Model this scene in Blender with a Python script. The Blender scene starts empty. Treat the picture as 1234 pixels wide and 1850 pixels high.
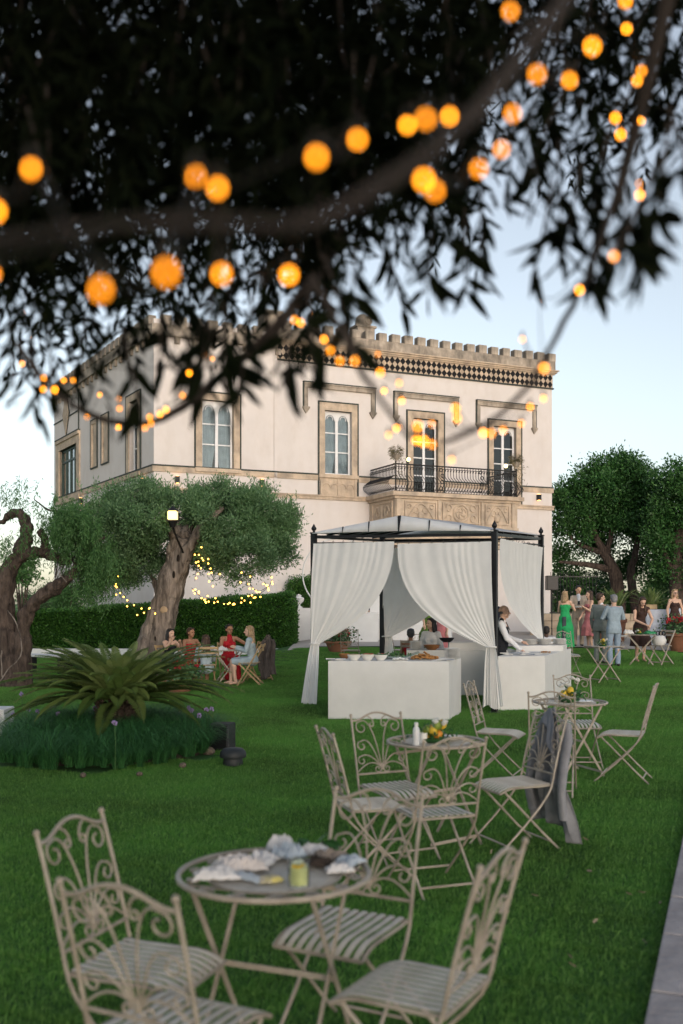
import bpy, math, random
import numpy as np
from mathutils import Vector, Matrix
random.seed(7); RNG = np.random.default_rng(7)
C = bpy.context.scene.collection
SC = bpy.context.scene
PI = math.pi
# ------------------------------------------------------------------ camera
HC, FP, YH, CX = 1.70, 1800.0, 1090.0, 617.0      # eye height (m), focal length in photo px, horizon row, centre column
cam = bpy.data.cameras.new('camera'); camo = bpy.data.objects.new('camera', cam); C.objects.link(camo)
camo.location = (0, 0, HC); camo.rotation_euler = (PI/2, 0, 0)
cam.sensor_fit = 'VERTICAL'; cam.sensor_height = 36; cam.sensor_width = 36
cam.lens = FP/1850*36; cam.shift_y = (YH-925)/1850
cam.clip_start = 0.05; cam.clip_end = 3000
cam.dof.use_dof = True; cam.dof.focus_distance = 22; cam.dof.aperture_fstop = 2.0
SC.camera = camo
# ------------------------------------------------------------------ light
SUN_AZ = math.radians(162); SUN_EL = math.radians(8)      # azimuth clockwise from +Y (view direction)
w = bpy.data.worlds.new('World'); SC.world = w; w.use_nodes = True
nt = w.node_tree; nt.nodes.clear()
sky = nt.nodes.new('ShaderNodeTexSky'); sky.sky_type = 'NISHITA'; sky.sun_disc = False
sky.sun_elevation = SUN_EL; sky.sun_rotation = SUN_AZ
sky.altitude = 50; sky.air_density = 1.0; sky.dust_density = 1.2; sky.ozone_density = 2.2
bg = nt.nodes.new('ShaderNodeBackground'); bg.inputs[1].default_value = 0.15
out = nt.nodes.new('ShaderNodeOutputWorld')
hs = nt.nodes.new('ShaderNodeHueSaturation'); hs.inputs['Saturation'].default_value = .52      # pale hazy dusk sky
tn = nt.nodes.new('ShaderNodeMix'); tn.data_type = 'RGBA'; tn.blend_type = 'MULTIPLY'; tn.inputs['Factor'].default_value = 1; tn.inputs['B'].default_value = (1.05, 1.01, .975, 1)
nt.links.new(sky.outputs[0], hs.inputs['Color']); nt.links.new(hs.outputs[0], tn.inputs['A']); nt.links.new(tn.outputs['Result'], bg.inputs[0]); nt.links.new(bg.outputs[0], out.inputs[0])
sl = bpy.data.lights.new('sun', 'SUN'); sl.energy = 0.34; sl.angle = math.radians(40); sl.color = (1.0, .93, .87)
so = bpy.data.objects.new('sun', sl); C.objects.link(so)
sd = Vector((math.sin(SUN_AZ)*math.cos(math.radians(16)), math.cos(SUN_AZ)*math.cos(math.radians(16)), math.sin(math.radians(16))))
so.rotation_euler = sd.to_track_quat('Z', 'Y').to_euler(); so.location = sd*60
SC.view_settings.view_transform = 'Standard'; SC.view_settings.look = 'None'; SC.view_settings.gamma = 1
SC.view_settings.exposure = .97; SC.view_settings.use_curve_mapping = False
SC.cycles.use_denoising = True; SC.cycles.sample_clamp_indirect = 4
SC.cycles.max_bounces = 8; SC.cycles.transparent_max_bounces = 12
# ------------------------------------------------------------------ coordinates
def P(px, py, Y): return Vector(((px-CX)/FP*Y, Y, HC+(YH-py)/FP*Y))
def G(x, y):      # lawn height: rises gently towards the terrace on the right
    k = min(1, max(0, (x+3.5)/3)); k = k*k*(3-2*k)
    return .03*max(0, min(y, 31)-15.5)*k
# ------------------------------------------------------------------ materials
MATS = {}
def lin(c):
    return tuple(((v/12.92) if v <= .04045 else ((v+.055)/1.055)**2.4) for v in c)
def mat(name, col, rough=.7, metal=0, var=.12, scale=6, bump=0, bscale=40, spec=.4, trans=0, attr=None, sheen=0, emit=0, dark=None, coords='Object'):
    m = bpy.data.materials.new(name); m.use_nodes = True; MATS[name] = m
    n = m.node_tree.nodes; l = m.node_tree.links; b = n['Principled BSDF']
    tc = n.new('ShaderNodeTexCoord')
    nz = n.new('ShaderNodeTexNoise'); nz.inputs['Scale'].default_value = scale; nz.inputs['Detail'].default_value = 6; nz.inputs['Roughness'].default_value = .6
    if coords == 'World':
        ge = n.new('ShaderNodeNewGeometry'); l.new(ge.outputs['Position'], nz.inputs['Vector']); coords = 'Object'
    else: l.new(tc.outputs[coords], nz.inputs['Vector'])
    cr = n.new('ShaderNodeValToRGB'); e = cr.color_ramp.elements
    d = dark if dark else tuple(c*(1-var*1.6) for c in col)
    br = tuple(min(1, c*(1+var)) for c in col)
    e[0].position = .32; e[0].color = (*d, 1); e[1].position = .68; e[1].color = (*br, 1)
    l.new(nz.outputs[0], cr.inputs[0]); src = cr.outputs[0]
    if attr:           # per-leaf variation stored on the mesh: real colour differences between leaves
        at = n.new('ShaderNodeAttribute'); at.attribute_name = 'v'
        mx = n.new('ShaderNodeMix'); mx.data_type = 'RGBA'; mx.inputs['B'].default_value = (*attr, 1)
        l.new(at.outputs['Fac'], mx.inputs['Factor']); l.new(src, mx.inputs['A']); src = mx.outputs['Result']
    l.new(src, b.inputs['Base Color'])
    b.inputs['Roughness'].default_value = rough; b.inputs['Metallic'].default_value = metal
    b.inputs['Specular IOR Level'].default_value = spec
    if sheen: b.inputs['Sheen Weight'].default_value = sheen
    if bump:
        n2 = n.new('ShaderNodeTexNoise'); n2.inputs['Scale'].default_value = bscale; n2.inputs['Detail'].default_value = 5
        l.new(tc.outputs[coords], n2.inputs['Vector'])
        bp = n.new('ShaderNodeBump'); bp.inputs['Strength'].default_value = bump; bp.inputs['Distance'].default_value = .02
        l.new(n2.outputs[0], bp.inputs['Height']); l.new(bp.outputs[0], b.inputs['Normal'])
    if emit:
        b.inputs['Emission Color'].default_value = (*col, 1); b.inputs['Emission Strength'].default_value = emit
    if trans:
        tr = n.new('ShaderNodeBsdfTranslucent'); l.new(src, tr.inputs['Color'])
        ms = n.new('ShaderNodeMixShader'); ms.inputs[0].default_value = trans
        l.new(b.outputs[0], ms.inputs[1]); l.new(tr.outputs[0], ms.inputs[2])
        l.new(ms.outputs[0], n['Material Output'].inputs['Surface'])
    return m
def fibrous(m, sz=.16, col_scale=9, bump_scale=14, strength=1.0):     # bark grain running along the trunk
    n = m.node_tree.nodes; l = m.node_tree.links
    tc = [x for x in n if x.type == 'TEX_COORD'][0]; mp = n.new('ShaderNodeMapping'); mp.inputs['Scale'].default_value = (1, 1, sz); l.new(tc.outputs['Object'], mp.inputs[0])
    for x in n:
        if x.type == 'TEX_NOISE': l.new(mp.outputs[0], x.inputs['Vector']); x.inputs['Distortion'].default_value = .6
        if x.type == 'BUMP': x.inputs['Distance'].default_value = .05*strength
def weather(m, lo=.86, sc=(2.2, 2.2, .22)):     # rain streaks and grime running down a wall
    n = m.node_tree.nodes; l = m.node_tree.links; b = n['Principled BSDF']; src = b.inputs['Base Color'].links[0].from_socket
    tc = n.new('ShaderNodeTexCoord'); mp = n.new('ShaderNodeMapping'); mp.inputs['Scale'].default_value = sc
    nz = n.new('ShaderNodeTexNoise'); nz.inputs['Scale'].default_value = 2.2; nz.inputs['Detail'].default_value = 8; nz.inputs['Roughness'].default_value = .65
    l.new(tc.outputs['Object'], mp.inputs[0]); l.new(mp.outputs[0], nz.inputs['Vector'])
    cr = n.new('ShaderNodeValToRGB'); cr.color_ramp.elements[0].position = .34; cr.color_ramp.elements[0].color = (lo, lo*.985, lo*.965, 1); cr.color_ramp.elements[1].position = .56; cr.color_ramp.elements[1].color = (1, 1, 1, 1)
    mx = n.new('ShaderNodeMix'); mx.data_type = 'RGBA'; mx.blend_type = 'MULTIPLY'; mx.inputs['Factor'].default_value = 1
    l.new(nz.outputs[0], cr.inputs[0]); l.new(src, mx.inputs['A']); l.new(cr.outputs[0], mx.inputs['B']); l.new(mx.outputs['Result'], b.inputs['Base Color'])
def emission(name, col, st):
    m = bpy.data.materials.new(name); m.use_nodes = True; n = m.node_tree.nodes; b = n['Principled BSDF']
    b.inputs['Base Color'].default_value = (*col, 1)
    b.inputs['Emission Color'].default_value = (*col, 1); b.inputs['Emission Strength'].default_value = st
    return m
def glass(name, tint, refl=.35, rough=.03):
    m = bpy.data.materials.new(name); m.use_nodes = True; n = m.node_tree.nodes; l = m.node_tree.links
    n.remove(n['Principled BSDF'])
    g = n.new('ShaderNodeBsdfGlossy'); g.inputs['Roughness'].default_value = rough; g.inputs['Color'].default_value = (.9, .93, .95, 1)
    t = n.new('ShaderNodeBsdfTransparent'); t.inputs['Color'].default_value = (*tint, 1)
    fr = n.new('ShaderNodeLayerWeight'); fr.inputs['Blend'].default_value = refl
    mr = n.new('ShaderNodeMapRange'); mr.inputs['To Min'].default_value = refl*.35; mr.inputs['To Max'].default_value = .95
    ms = n.new('ShaderNodeMixShader')
    l.new(fr.outputs['Fresnel'], mr.inputs['Value']); l.new(mr.outputs[0], ms.inputs[0])
    l.new(t.outputs[0], ms.inputs[1]); l.new(g.outputs[0], ms.inputs[2]); l.new(ms.outputs[0], n['Material Output'].inputs['Surface'])
    return m
# ------------------------------------------------------------------ objects
def tag(o, label=None, cat=None, group=None, kind=None):
    if label: o['label'] = label
    if cat: o['category'] = cat
    if group: o['group'] = group
    if kind: o['kind'] = kind
    return o
def thing(name, label, cat, loc=(0, 0, 0), rz=0, group=None):
    o = bpy.data.objects.new(name, None); C.objects.link(o); o.location = loc; o.rotation_euler = (0, 0, rz)
    o.empty_display_size = .2
    return tag(o, label, cat, group)
def kids(o): return [c for c in bpy.data.objects if c.parent == o]
def copy_tree(o, loc=None, rz=None, label=None, cm=None, parent=None):
    if cm is None:
        cm = {}
        for c in bpy.data.objects:
            if c.parent: cm.setdefault(c.parent.name, []).append(c)
    r = o.copy(); C.objects.link(r); r.parent = parent
    if loc is not None: r.location = loc
    if rz is not None: r.rotation_euler = (0, 0, rz)
    if label: r['label'] = label
    for ch in cm.get(o.name, []): copy_tree(ch, cm=cm, parent=r)
    return r
def inst(name, mesh, parent=None, M=None, loc=None, rot=None, scl=None):
    o = bpy.data.objects.new(name, mesh); C.objects.link(o); o.parent = parent
    if M is not None: o.matrix_basis = M
    if loc is not None: o.location = loc
    if rot is not None: o.rotation_euler = rot
    if scl is not None: o.scale = scl
    return o
class MB:
    def __init__(s): s.v = []; s.f = []
    def add(s, vs, fs):
        n = len(s.v); s.v += [tuple(v) for v in vs]; s.f += [tuple(i+n for i in f) for f in fs]; return s
    def box(s, x0, x1, y0, y1, z0, z1, M=None):
        vs = [Vector((x, y, z)) for z in (z0, z1) for y in (y0, y1) for x in (x0, x1)]
        if M is not None: vs = [M @ v for v in vs]
        return s.add(vs, [(0, 2, 3, 1), (4, 5, 7, 6), (0, 1, 5, 4), (1, 3, 7, 5), (3, 2, 6, 7), (2, 0, 4, 6)])
    def bbox(s, x0, x1, y0, y1, z0, z1, b=.01, M=None):     # box with chamfered edges
        xs = [(x0, x0+b), (x1, x1-b)]; ys = [(y0, y0+b), (y1, y1-b)]; zs = [(z0, z0+b), (z1, z1-b)]
        vs = []; 
        for i in (0, 1):
            for j in (0, 1):
                for k in (0, 1):
                    vs += [Vector((xs[i][0], ys[j][1], zs[k][1])), Vector((xs[i][1], ys[j][0], zs[k][1])), Vector((xs[i][1], ys[j][1], zs[k][0]))]
        if M is not None: vs = [M @ v for v in vs]
        def I(i, j, k, a): return (i*4+j*2+k)*3+a
        f = []
        for i in (0, 1): f.append((I(i,0,0,0), I(i,1,0,0), I(i,1,1,0), I(i,0,1,0)))
        for j in (0, 1): f.append((I(0,j,0,1), I(1,j,0,1), I(1,j,1,1), I(0,j,1,1)))
        for k in (0, 1): f.append((I(0,0,k,2), I(1,0,k,2), I(1,1,k,2), I(0,1,k,2)))
        for i in (0, 1):
            for j in (0, 1): f.append((I(i,j,0,0), I(i,j,0,1), I(i,j,1,1), I(i,j,1,0)))
            for k in (0, 1): f.append((I(i,0,k,0), I(i,0,k,2), I(i,1,k,2), I(i,1,k,0)))
        for j in (0, 1):
            for k in (0, 1): f.append((I(0,j,k,1), I(0,j,k,2), I(1,j,k,2), I(1,j,k,1)))
        for i in (0, 1):
            for j in (0, 1):
                for k in (0, 1): f.append((I(i,j,k,0), I(i,j,k,1), I(i,j,k,2)))
        return s.add(vs, f)
    def tube(s, pts, r, n=6, cap=True, sq=1.0):
        pts = [Vector(p) for p in pts]; k = len(pts)
        rs = list(r) if hasattr(r, '__len__') else [r]*k
        up = None; base = len(s.v); vs = []
        for i, p in enumerate(pts):
            d = (pts[min(i+1, k-1)]-pts[max(i-1, 0)])
            if d.length < 1e-9: d = Vector((0, 0, 1))
            d.normalize()
            if up is None: up = Vector((0, 0, 1)) if abs(d.z) < .9 else Vector((0, 1, 0))
            a = d.cross(up)
            if a.length < 1e-6: a = d.cross(Vector((1, .1, 0)))
            a.normalize(); b = a.cross(d).normalized(); up = b
            for j in range(n):
                t = 2*PI*(j+.5)/n; vs.append(p+(a*math.cos(t)+b*math.sin(t)*sq)*rs[i])
        fs = [(i*n+j, i*n+(j+1) % n, (i+1)*n+(j+1) % n, (i+1)*n+j) for i in range(k-1) for j in range(n)]
        if cap: fs += [tuple(range(n))[::-1], tuple((k-1)*n+j for j in range(n))]
        return s.add(vs, fs)
    def bar(s, p, q, w, t, side=None):         # flat bar between two points
        p = Vector(p); q = Vector(q); d = (q-p).normalized()
        sd = Vector(side) if side is not None else Vector((0, 0, 1))
        a = sd-d*sd.dot(d); a.normalize(); b = d.cross(a)
        vs = [c+a*w/2*i+b*t/2*j for c in (p, q) for (i, j) in ((-1, -1), (1, -1), (1, 1), (-1, 1))]
        return s.add(vs, [(0, 1, 2, 3), (7, 6, 5, 4), (0, 4, 5, 1), (1, 5, 6, 2), (2, 6, 7, 3), (3, 7, 4, 0)])
    def lathe(s, prof, n=16, c=(0, 0, 0), wob=None):
        c = Vector(c); vs = []
        for i, (r, z) in enumerate(prof):
            for j in range(n):
                t = 2*PI*j/n; rr = r*(1+(wob(t, i) if wob else 0)); vs.append(c+Vector((rr*math.cos(t), rr*math.sin(t), z)))
        k = len(prof)
        fs = [(i*n+j, i*n+(j+1) % n, (i+1)*n+(j+1) % n, (i+1)*n+j) for i in range(k-1) for j in range(n)]
        fs += [tuple(range(n))[::-1], tuple((k-1)*n+j for j in range(n))]
        return s.add(vs, fs)
    def ell(s, c, r, n=12, m=8, M=None):
        c = Vector(c); r = r if hasattr(r, '__len__') else (r, r, r); vs = []
        for i in range(m+1):
            ph = PI*i/m
            for j in range(n):
                t = 2*PI*j/n; v = Vector((r[0]*math.sin(ph)*math.cos(t), r[1]*math.sin(ph)*math.sin(t), r[2]*math.cos(ph)))
                if M is not None: v = M @ v
                vs.append(c+v)
        return s.add(vs, [(i*n+j, (i+1)*n+j, (i+1)*n+(j+1) % n, i*n+(j+1) % n) for i in range(m) for j in range(n)])
    def cap(s, p, q, r1, r2=None, n=10):       # tapered capsule
        p = Vector(p); q = Vector(q); r2 = r1 if r2 is None else r2; d = q-p
        L = max(d.length, 1e-5); d = d/L; pts = []; rs = []
        for a in (90, 60, 30): pts.append(p-d*r1*math.sin(math.radians(a))); rs.append(max(r1*math.cos(math.radians(a)), r1*.08))
        pts.append(p); rs.append(r1); pts.append(q); rs.append(r2)
        for a in (30, 60, 90): pts.append(q+d*r2*math.sin(math.radians(a))); rs.append(max(r2*math.cos(math.radians(a)), r2*.08))
        return s.tube(pts, rs, n)
    def torus(s, c, R, r, n=32, m=6, z=(0, 0, 1)):
        c = Vector(c); q = Vector(z).to_track_quat('Z', 'Y'); vs = []
        for i in range(n):
            t = 2*PI*i/n
            for j in range(m):
                u = 2*PI*j/m; vs.append(c+q @ Vector(((R+r*math.cos(u))*math.cos(t), (R+r*math.cos(u))*math.sin(t), r*math.sin(u))))
        return s.add(vs, [(i*m+j, i*m+(j+1) % m, ((i+1) % n)*m+(j+1) % m, ((i+1) % n)*m+j) for i in range(n) for j in range(m)])
    def prism(s, poly, z0, z1, M=None):        # polygon in xy, extruded in z
        n = len(poly); vs = [Vector((x, y, z0)) for x, y in poly]+[Vector((x, y, z1)) for x, y in poly]
        if M is not None: vs = [M @ v for v in vs]
        return s.add(vs, [tuple(range(n))[::-1], tuple(range(n, 2*n))]+[(i, (i+1) % n, n+(i+1) % n, n+i) for i in range(n)])
    def grid(s, fn, nu, nv):
        vs = [fn(u/nu, v/nv) for v in range(nv+1) for u in range(nu+1)]
        return s.add(vs, [(v*(nu+1)+u, v*(nu+1)+u+1, (v+1)*(nu+1)+u+1, (v+1)*(nu+1)+u) for v in range(nv) for u in range(nu)])
    def mesh(s, name, m, smooth=True, angle=40):
        me = bpy.data.meshes.new(name); me.from_pydata(s.v, [], s.f); me.update()
        if m is not None: me.materials.append(m)
        if smooth:
            me.polygons.foreach_set('use_smooth', [True]*len(me.polygons))
            try: me.set_sharp_from_angle(angle=math.radians(angle))
            except Exception: pass
        return me
    def build(s, name, m, parent=None, smooth=True, loc=None, rz=0, solid=0, remesh=0, sm=0, angle=40, kind=None, flip=False):
        o = inst(name, s.mesh(name, m, smooth, angle), parent)
        if loc is not None: o.location = loc; o.rotation_euler = (0, 0, rz)
        if solid:
            md = o.modifiers.new('solid', 'SOLIDIFY'); md.thickness = solid; md.offset = 0
        if remesh:
            md = o.modifiers.new('rm', 'REMESH'); md.mode = 'VOXEL'; md.voxel_size = remesh; md.use_smooth_shade = True
            if sm:
                m2 = o.modifiers.new('sm', 'SMOOTH'); m2.iterations = sm; m2.factor = .5
        if kind: o['kind'] = kind
        return o
def quads_mesh(name, V, mt, v=None, nper=4, smooth=False):
    """V: (N,nper,3) array of separate polygons"""
    N = V.shape[0]; me = bpy.data.meshes.new(name)
    me.vertices.add(N*nper); me.vertices.foreach_set('co', V.astype(np.float32).ravel())
    me.loops.add(N*nper); me.loops.foreach_set('vertex_index', np.arange(N*nper, dtype=np.int32))
    me.polygons.add(N); me.polygons.foreach_set('loop_start', np.arange(0, N*nper, nper, dtype=np.int32))
    try: me.polygons.foreach_set('loop_total', np.full(N, nper, dtype=np.int32))
    except Exception: pass
    if v is not None:
        a = me.attributes.new('v', 'FLOAT', 'POINT'); a.data.foreach_set('value', np.repeat(v.astype(np.float32), nper))
    me.update(calc_edges=True); me.materials.append(mt); return me
def unit(a): return a/np.maximum(np.linalg.norm(a, axis=-1, keepdims=True), 1e-9)
def leaves(pos, dirs, L, W, rng=RNG, fold=.0):
    """rhombic leaves: arrays pos (N,3) dirs (N,3) L,W (N,) -> (N,4,3)"""
    N = len(pos); d = unit(dirs); r = unit(rng.normal(size=(N, 3))); s = unit(np.cross(d, r))
    L = np.broadcast_to(L, (N,))[:, None]; W = np.broadcast_to(W, (N,))[:, None]
    mid = pos+d*L*.45
    n = np.cross(d, s)
    return np.stack([pos, mid+s*W/2+n*W*fold, pos+d*L, mid-s*W/2+n*W*fold], 1)
# ================================================================== materials
M_white = mat('cream_plaster', (.655, .61, .592), .9, var=.035, scale=.8, bump=.12, bscale=25)
weather(M_white, .955, (1, 1, .5))
M_stone = mat('warm_limestone', (.54, .43, .325), .85, var=.16, scale=2.2, bump=.5, bscale=14, dark=(.36, .295, .235))
M_stone2 = mat('weathered_parapet_stone', (.42, .355, .29), .9, var=.2, scale=1.6, bump=.5, bscale=12, dark=(.20, .18, .155))
weather(M_stone, .80, (1.5, 1.5, .5)); weather(M_stone2, .55, (1.5, 1.5, .4))
M_line = mat('dark_painted_line', (.045, .055, .05), .8, var=.2)
M_tiledark = mat('dark_diamond_tile', (.018, .018, .02), .8, var=.3, scale=3, spec=.1)
M_iron = mat('wrought_iron', (.02, .02, .022), .45, metal=.4, var=.2)
M_black = mat('black_metal', (.012, .013, .016), .4, metal=.3, var=.2)
M_wood = mat('white_window_wood', (.72, .72, .74), .5, var=.04)
M_glass = glass('window_glass', (.75, .8, .82), .10)
M_glassd = glass('dark_window_glass', (.35, .38, .4), .14)
M_sheer = mat('sheer_curtain', (.50, .52, .53), .9, var=.12, scale=3)
M_room = mat('room_interior', (.10, .085, .075), .9)
M_lawnsoil = mat('lawn_soil', (.03, .11, .018), .95, var=.25, scale=1.2)
M_grass = mat('grass_blade', (.078, .235, .038), .6, var=.42, scale=.55, spec=.2, trans=.3, attr=(.24, .44, .11), coords='World')
M_terrace = mat('terrace_paving', (.42, .385, .35), .9, var=.08, scale=1.2, bump=.2, bscale=6)
M_paver = mat('grey_paving_stone', (.40, .365, .365), .85, var=.16, scale=3.0, bump=.5, bscale=22, dark=(.27, .245, .25))
M_soil = mat('soil', (.06, .045, .035), .95, var=.3)
M_bark = mat('old_bark', (.25, .21, .18), .95, var=.3, scale=9, bump=1.0, bscale=18, dark=(.05, .04, .034))
M_barkd = mat('dark_bark', (.085, .062, .05), .95, var=.4, scale=11, bump=1.0, bscale=22, dark=(.022, .015, .012))
fibrous(M_bark); fibrous(M_barkd, .22)
M_olive = mat('olive_leaf', (.075, .17, .055), .55, var=.25, scale=1.0, trans=.3, attr=(.23, .37, .19), spec=.4)
M_pepper = mat('pepper_leaf', (.06, .16, .04), .55, var=.2, scale=1.0, trans=.3, attr=(.13, .26, .09))
M_ficus = mat('ficus_leaf', (.022, .085, .02), .5, var=.3, scale=.6, trans=.2, attr=(.075, .19, .045))
M_hedge = mat('hedge_leaf', (.02, .08, .014), .5, var=.3, scale=.8, trans=.2, attr=(.09, .23, .03))
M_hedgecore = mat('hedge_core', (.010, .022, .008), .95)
M_cycad = mat('cycad_leaflet', (.05, .115, .022), .4, var=.25, scale=2, trans=.15, attr=(.17, .23, .075))
M_mondo = mat('liriope_blade', (.016, .085, .024), .5, var=.25, scale=2, trans=.15, attr=(.07, .22, .07), spec=.25)
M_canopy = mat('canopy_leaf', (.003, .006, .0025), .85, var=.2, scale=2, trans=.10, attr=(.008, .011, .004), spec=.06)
M_branch = mat('canopy_bark', (.035, .027, .024), .95, var=.2, scale=8, bump=.4)
M_whitebox = mat('white_render', (.66, .66, .655), .85, var=.05, scale=2)
M_tan = mat('tan_stone_block', (.42, .33, .24), .9, var=.15, scale=3, bump=.3)
M_terra = mat('terracotta', (.24, .105, .06), .8, var=.15)
# ================================================================== ground
def terrain():
    xs = np.concatenate([[-900, -250, -80, -40], np.arange(-24, 41, .75), [60, 150, 500, 900]])
    ys = np.concatenate([[-60, -20], np.arange(-6, 62, .75), [80, 140, 400, 1500]])
    v = [(x, y, G(x, y)-.01) for y in ys for x in xs]; n = len(xs)
    f = [(j*n+i, j*n+i+1, (j+1)*n+i+1, (j+1)*n+i) for j in range(len(ys)-1) for i in range(n-1)]
    MB().add(v, f).build('ground', M_lawnsoil, kind='structure')
terrain()
def edge_y(x):                     # where the lawn stops and the terrace begins
    return 29.4 if x < 6.4 else 29.4-(x-6.4)*.58
def strip(x0, x1, yf, y1, name, m, dz, nx=40, ny=30):
    def fn(u, v):
        x = x0+(x1-x0)*u; a = yf(x); y = a+(y1-a)*v
        return (x, y, G(x, y)+dz)
    MB().grid(fn, nx, ny).build(name, m, kind='structure')
strip(-1.6, 34, edge_y, 60, 'terrace', M_terrace, .02)
# ---- paved path on the right, laid in single stones
PA = Vector((1.226+.0, 4.03)); PD = Vector((.3643, .9313)).normalized(); PN = Vector((PD.y, -PD.x))
def path_pt(s, n): q = PA+PD*s+PN*n; return q
pb = MB()
def pfn(u, v): p = path_pt(-7+29*v, 3.3*u); return (p.x, p.y, G(p.x, p.y)+.004)
path = MB().grid(pfn, 4, 60).build('path', mat('path_joint', (.05, .045, .04), .95), kind='structure')
rp = random.Random(3); s = -3.2; row = 0
while s < 16:
    L = rp.choice([.62, .74, .8, .68])
    for k in range(4):
        n0 = .0+k*.8; n1 = n0+.79; q = MB()
        s0 = s+(.3 if k % 2 else 0); h = .035+rp.uniform(0, .006)
        q.bbox(-L/2+.011, L/2-.011, 0.006, .79-.006, -.03, h, .006)
        c = path_pt(s0+L/2, n0)
        M = Matrix.Translation((c.x, c.y, G(c.x, c.y)))@Matrix.Rotation(math.atan2(PD.y, PD.x), 4, 'Z')@Matrix.Scale(-1, 4, (0, 1, 0))
        inst('paving_stone', q.mesh('paving_stone', M_paver, False), path, M)
    s += L
# ================================================================== grass blades
def grass():
    S = .55; nb = 4600; r = np.random.default_rng(11)
    p = np.zeros((nb, 3)); p[:, :2] = r.uniform(-S/2-.04, S/2+.04, (nb, 2))
    p[:, 2] = -.012
    an = r.uniform(0, 2*PI, nb); lean = r.uniform(.0, .95, nb); h = r.uniform(.018, .042, nb); h[:nb//9] *= 1.6
    d = np.stack([np.cos(an)*lean, np.sin(an)*lean, np.ones(nb)], 1); d = unit(d)
    s_ = np.stack([-np.sin(an+r.normal(0, .6, nb)), np.cos(an), np.zeros(nb)], 1); w_ = r.uniform(.0026, .0048, nb)[:, None]
    V = np.stack([p-s_*w_/2, p+s_*w_/2, p+d*h[:, None]*.6+s_*w_*.35, p+d*h[:, None]+np.array([0, 0, -.25])*(lean*h)[:, None]*np.ones((1, 1))], 1)
    me0 = quads_mesh('grass', V, M_grass, r.beta(1.3, 2.2, nb))
    pts = []
    for ks in range(-8, 52):
      for kn in range(0, 66):
            c = path_pt(ks*S, -S*(kn+.5)+.01); x, y = c.x, c.y
            if abs(x) < .40*y+1.5 and y < 31 and not (x > -1.6-.2 and y > edge_y(x)-.25) and ((x+2.68)/1.15)**2+((y-11.55)/1.45)**2 > 1: pts.append((x, y, G(x, y)))
    # second pass along the path edge, narrow border
    nv = len(me0.vertices)
    me = bpy.data.meshes.new('grass')
    npnt = len(pts); allv = np.concatenate([V.reshape(-1, 3), np.array(pts)])
    me.vertices.add(len(allv)); me.vertices.foreach_set('co', allv.astype(np.float32).ravel())
    N = nb; me.loops.add(N*4); me.loops.foreach_set('vertex_index', np.arange(N*4, dtype=np.int32))
    me.polygons.add(N); me.polygons.foreach_set('loop_start', np.arange(0, N*4, 4, dtype=np.int32))
    a1 = me.attributes.new('v', 'FLOAT', 'POINT'); a1.data.foreach_set('value', np.concatenate([np.repeat(r.beta(.7, 1.4, nb), 4), np.zeros(npnt)]).astype(np.float32))
    a2 = me.attributes.new('spot', 'FLOAT', 'POINT'); a2.data.foreach_set('value', np.concatenate([np.zeros(nb*4), np.ones(npnt)]).astype(np.float32))
    me.update(calc_edges=True); me.materials.append(M_grass)
    bpy.data.meshes.remove(me0)
    o = inst('grass', me); tag(o, 'short mown green grass covering the lawn', 'grass', kind='stuff')
    g = bpy.data.node_groups.new('grass_spread', 'GeometryNodeTree')
    g.interface.new_socket('Geometry', in_out='INPUT', socket_type='NodeSocketGeometry'); g.interface.new_socket('Geometry', in_out='OUTPUT', socket_type='NodeSocketGeometry')
    N = g.nodes.new; L = g.links.new
    gi = N('NodeGroupInput'); go = N('NodeGroupOutput')
    na = N('GeometryNodeInputNamedAttribute'); na.data_type = 'FLOAT'; na.inputs['Name'].default_value = 'spot'
    cmp_ = N('FunctionNodeCompare'); cmp_.data_type = 'FLOAT'; cmp_.operation = 'GREATER_THAN'; cmp_.inputs[1].default_value = .5
    L(na.outputs[0], cmp_.inputs[0])
    se = N('GeometryNodeSeparateGeometry'); se.domain = 'POINT'
    L(gi.outputs[0], se.inputs[0]); L(cmp_.outputs[0], se.inputs['Selection'])
    mp = N('GeometryNodeMeshToPoints'); L(se.outputs[0], mp.inputs[0])
    io = N('GeometryNodeInstanceOnPoints'); L(mp.outputs[0], io.inputs['Points']); L(se.outputs[1], io.inputs['Instance'])
    rv = N('FunctionNodeRandomValue'); rv.data_type = 'INT'; rv.inputs[4].default_value = 0; rv.inputs[5].default_value = 3
    ml = N('ShaderNodeMath'); ml.operation = 'MULTIPLY'; ml.inputs[1].default_value = PI/2; ad = N('ShaderNodeMath'); ad.operation = 'ADD'; ad.inputs[1].default_value = math.atan2(PD.y, PD.x); L(ml.outputs[0], ad.inputs[0]); L(rv.outputs[2], ml.inputs[0])
    cx = N('ShaderNodeCombineXYZ'); L(ad.outputs[0], cx.inputs[2]); L(cx.outputs[0], io.inputs['Rotation'])
    L(io.outputs[0], go.inputs[0])
    md = o.modifiers.new('spread', 'NODES'); md.node_group = g
grass()
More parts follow.
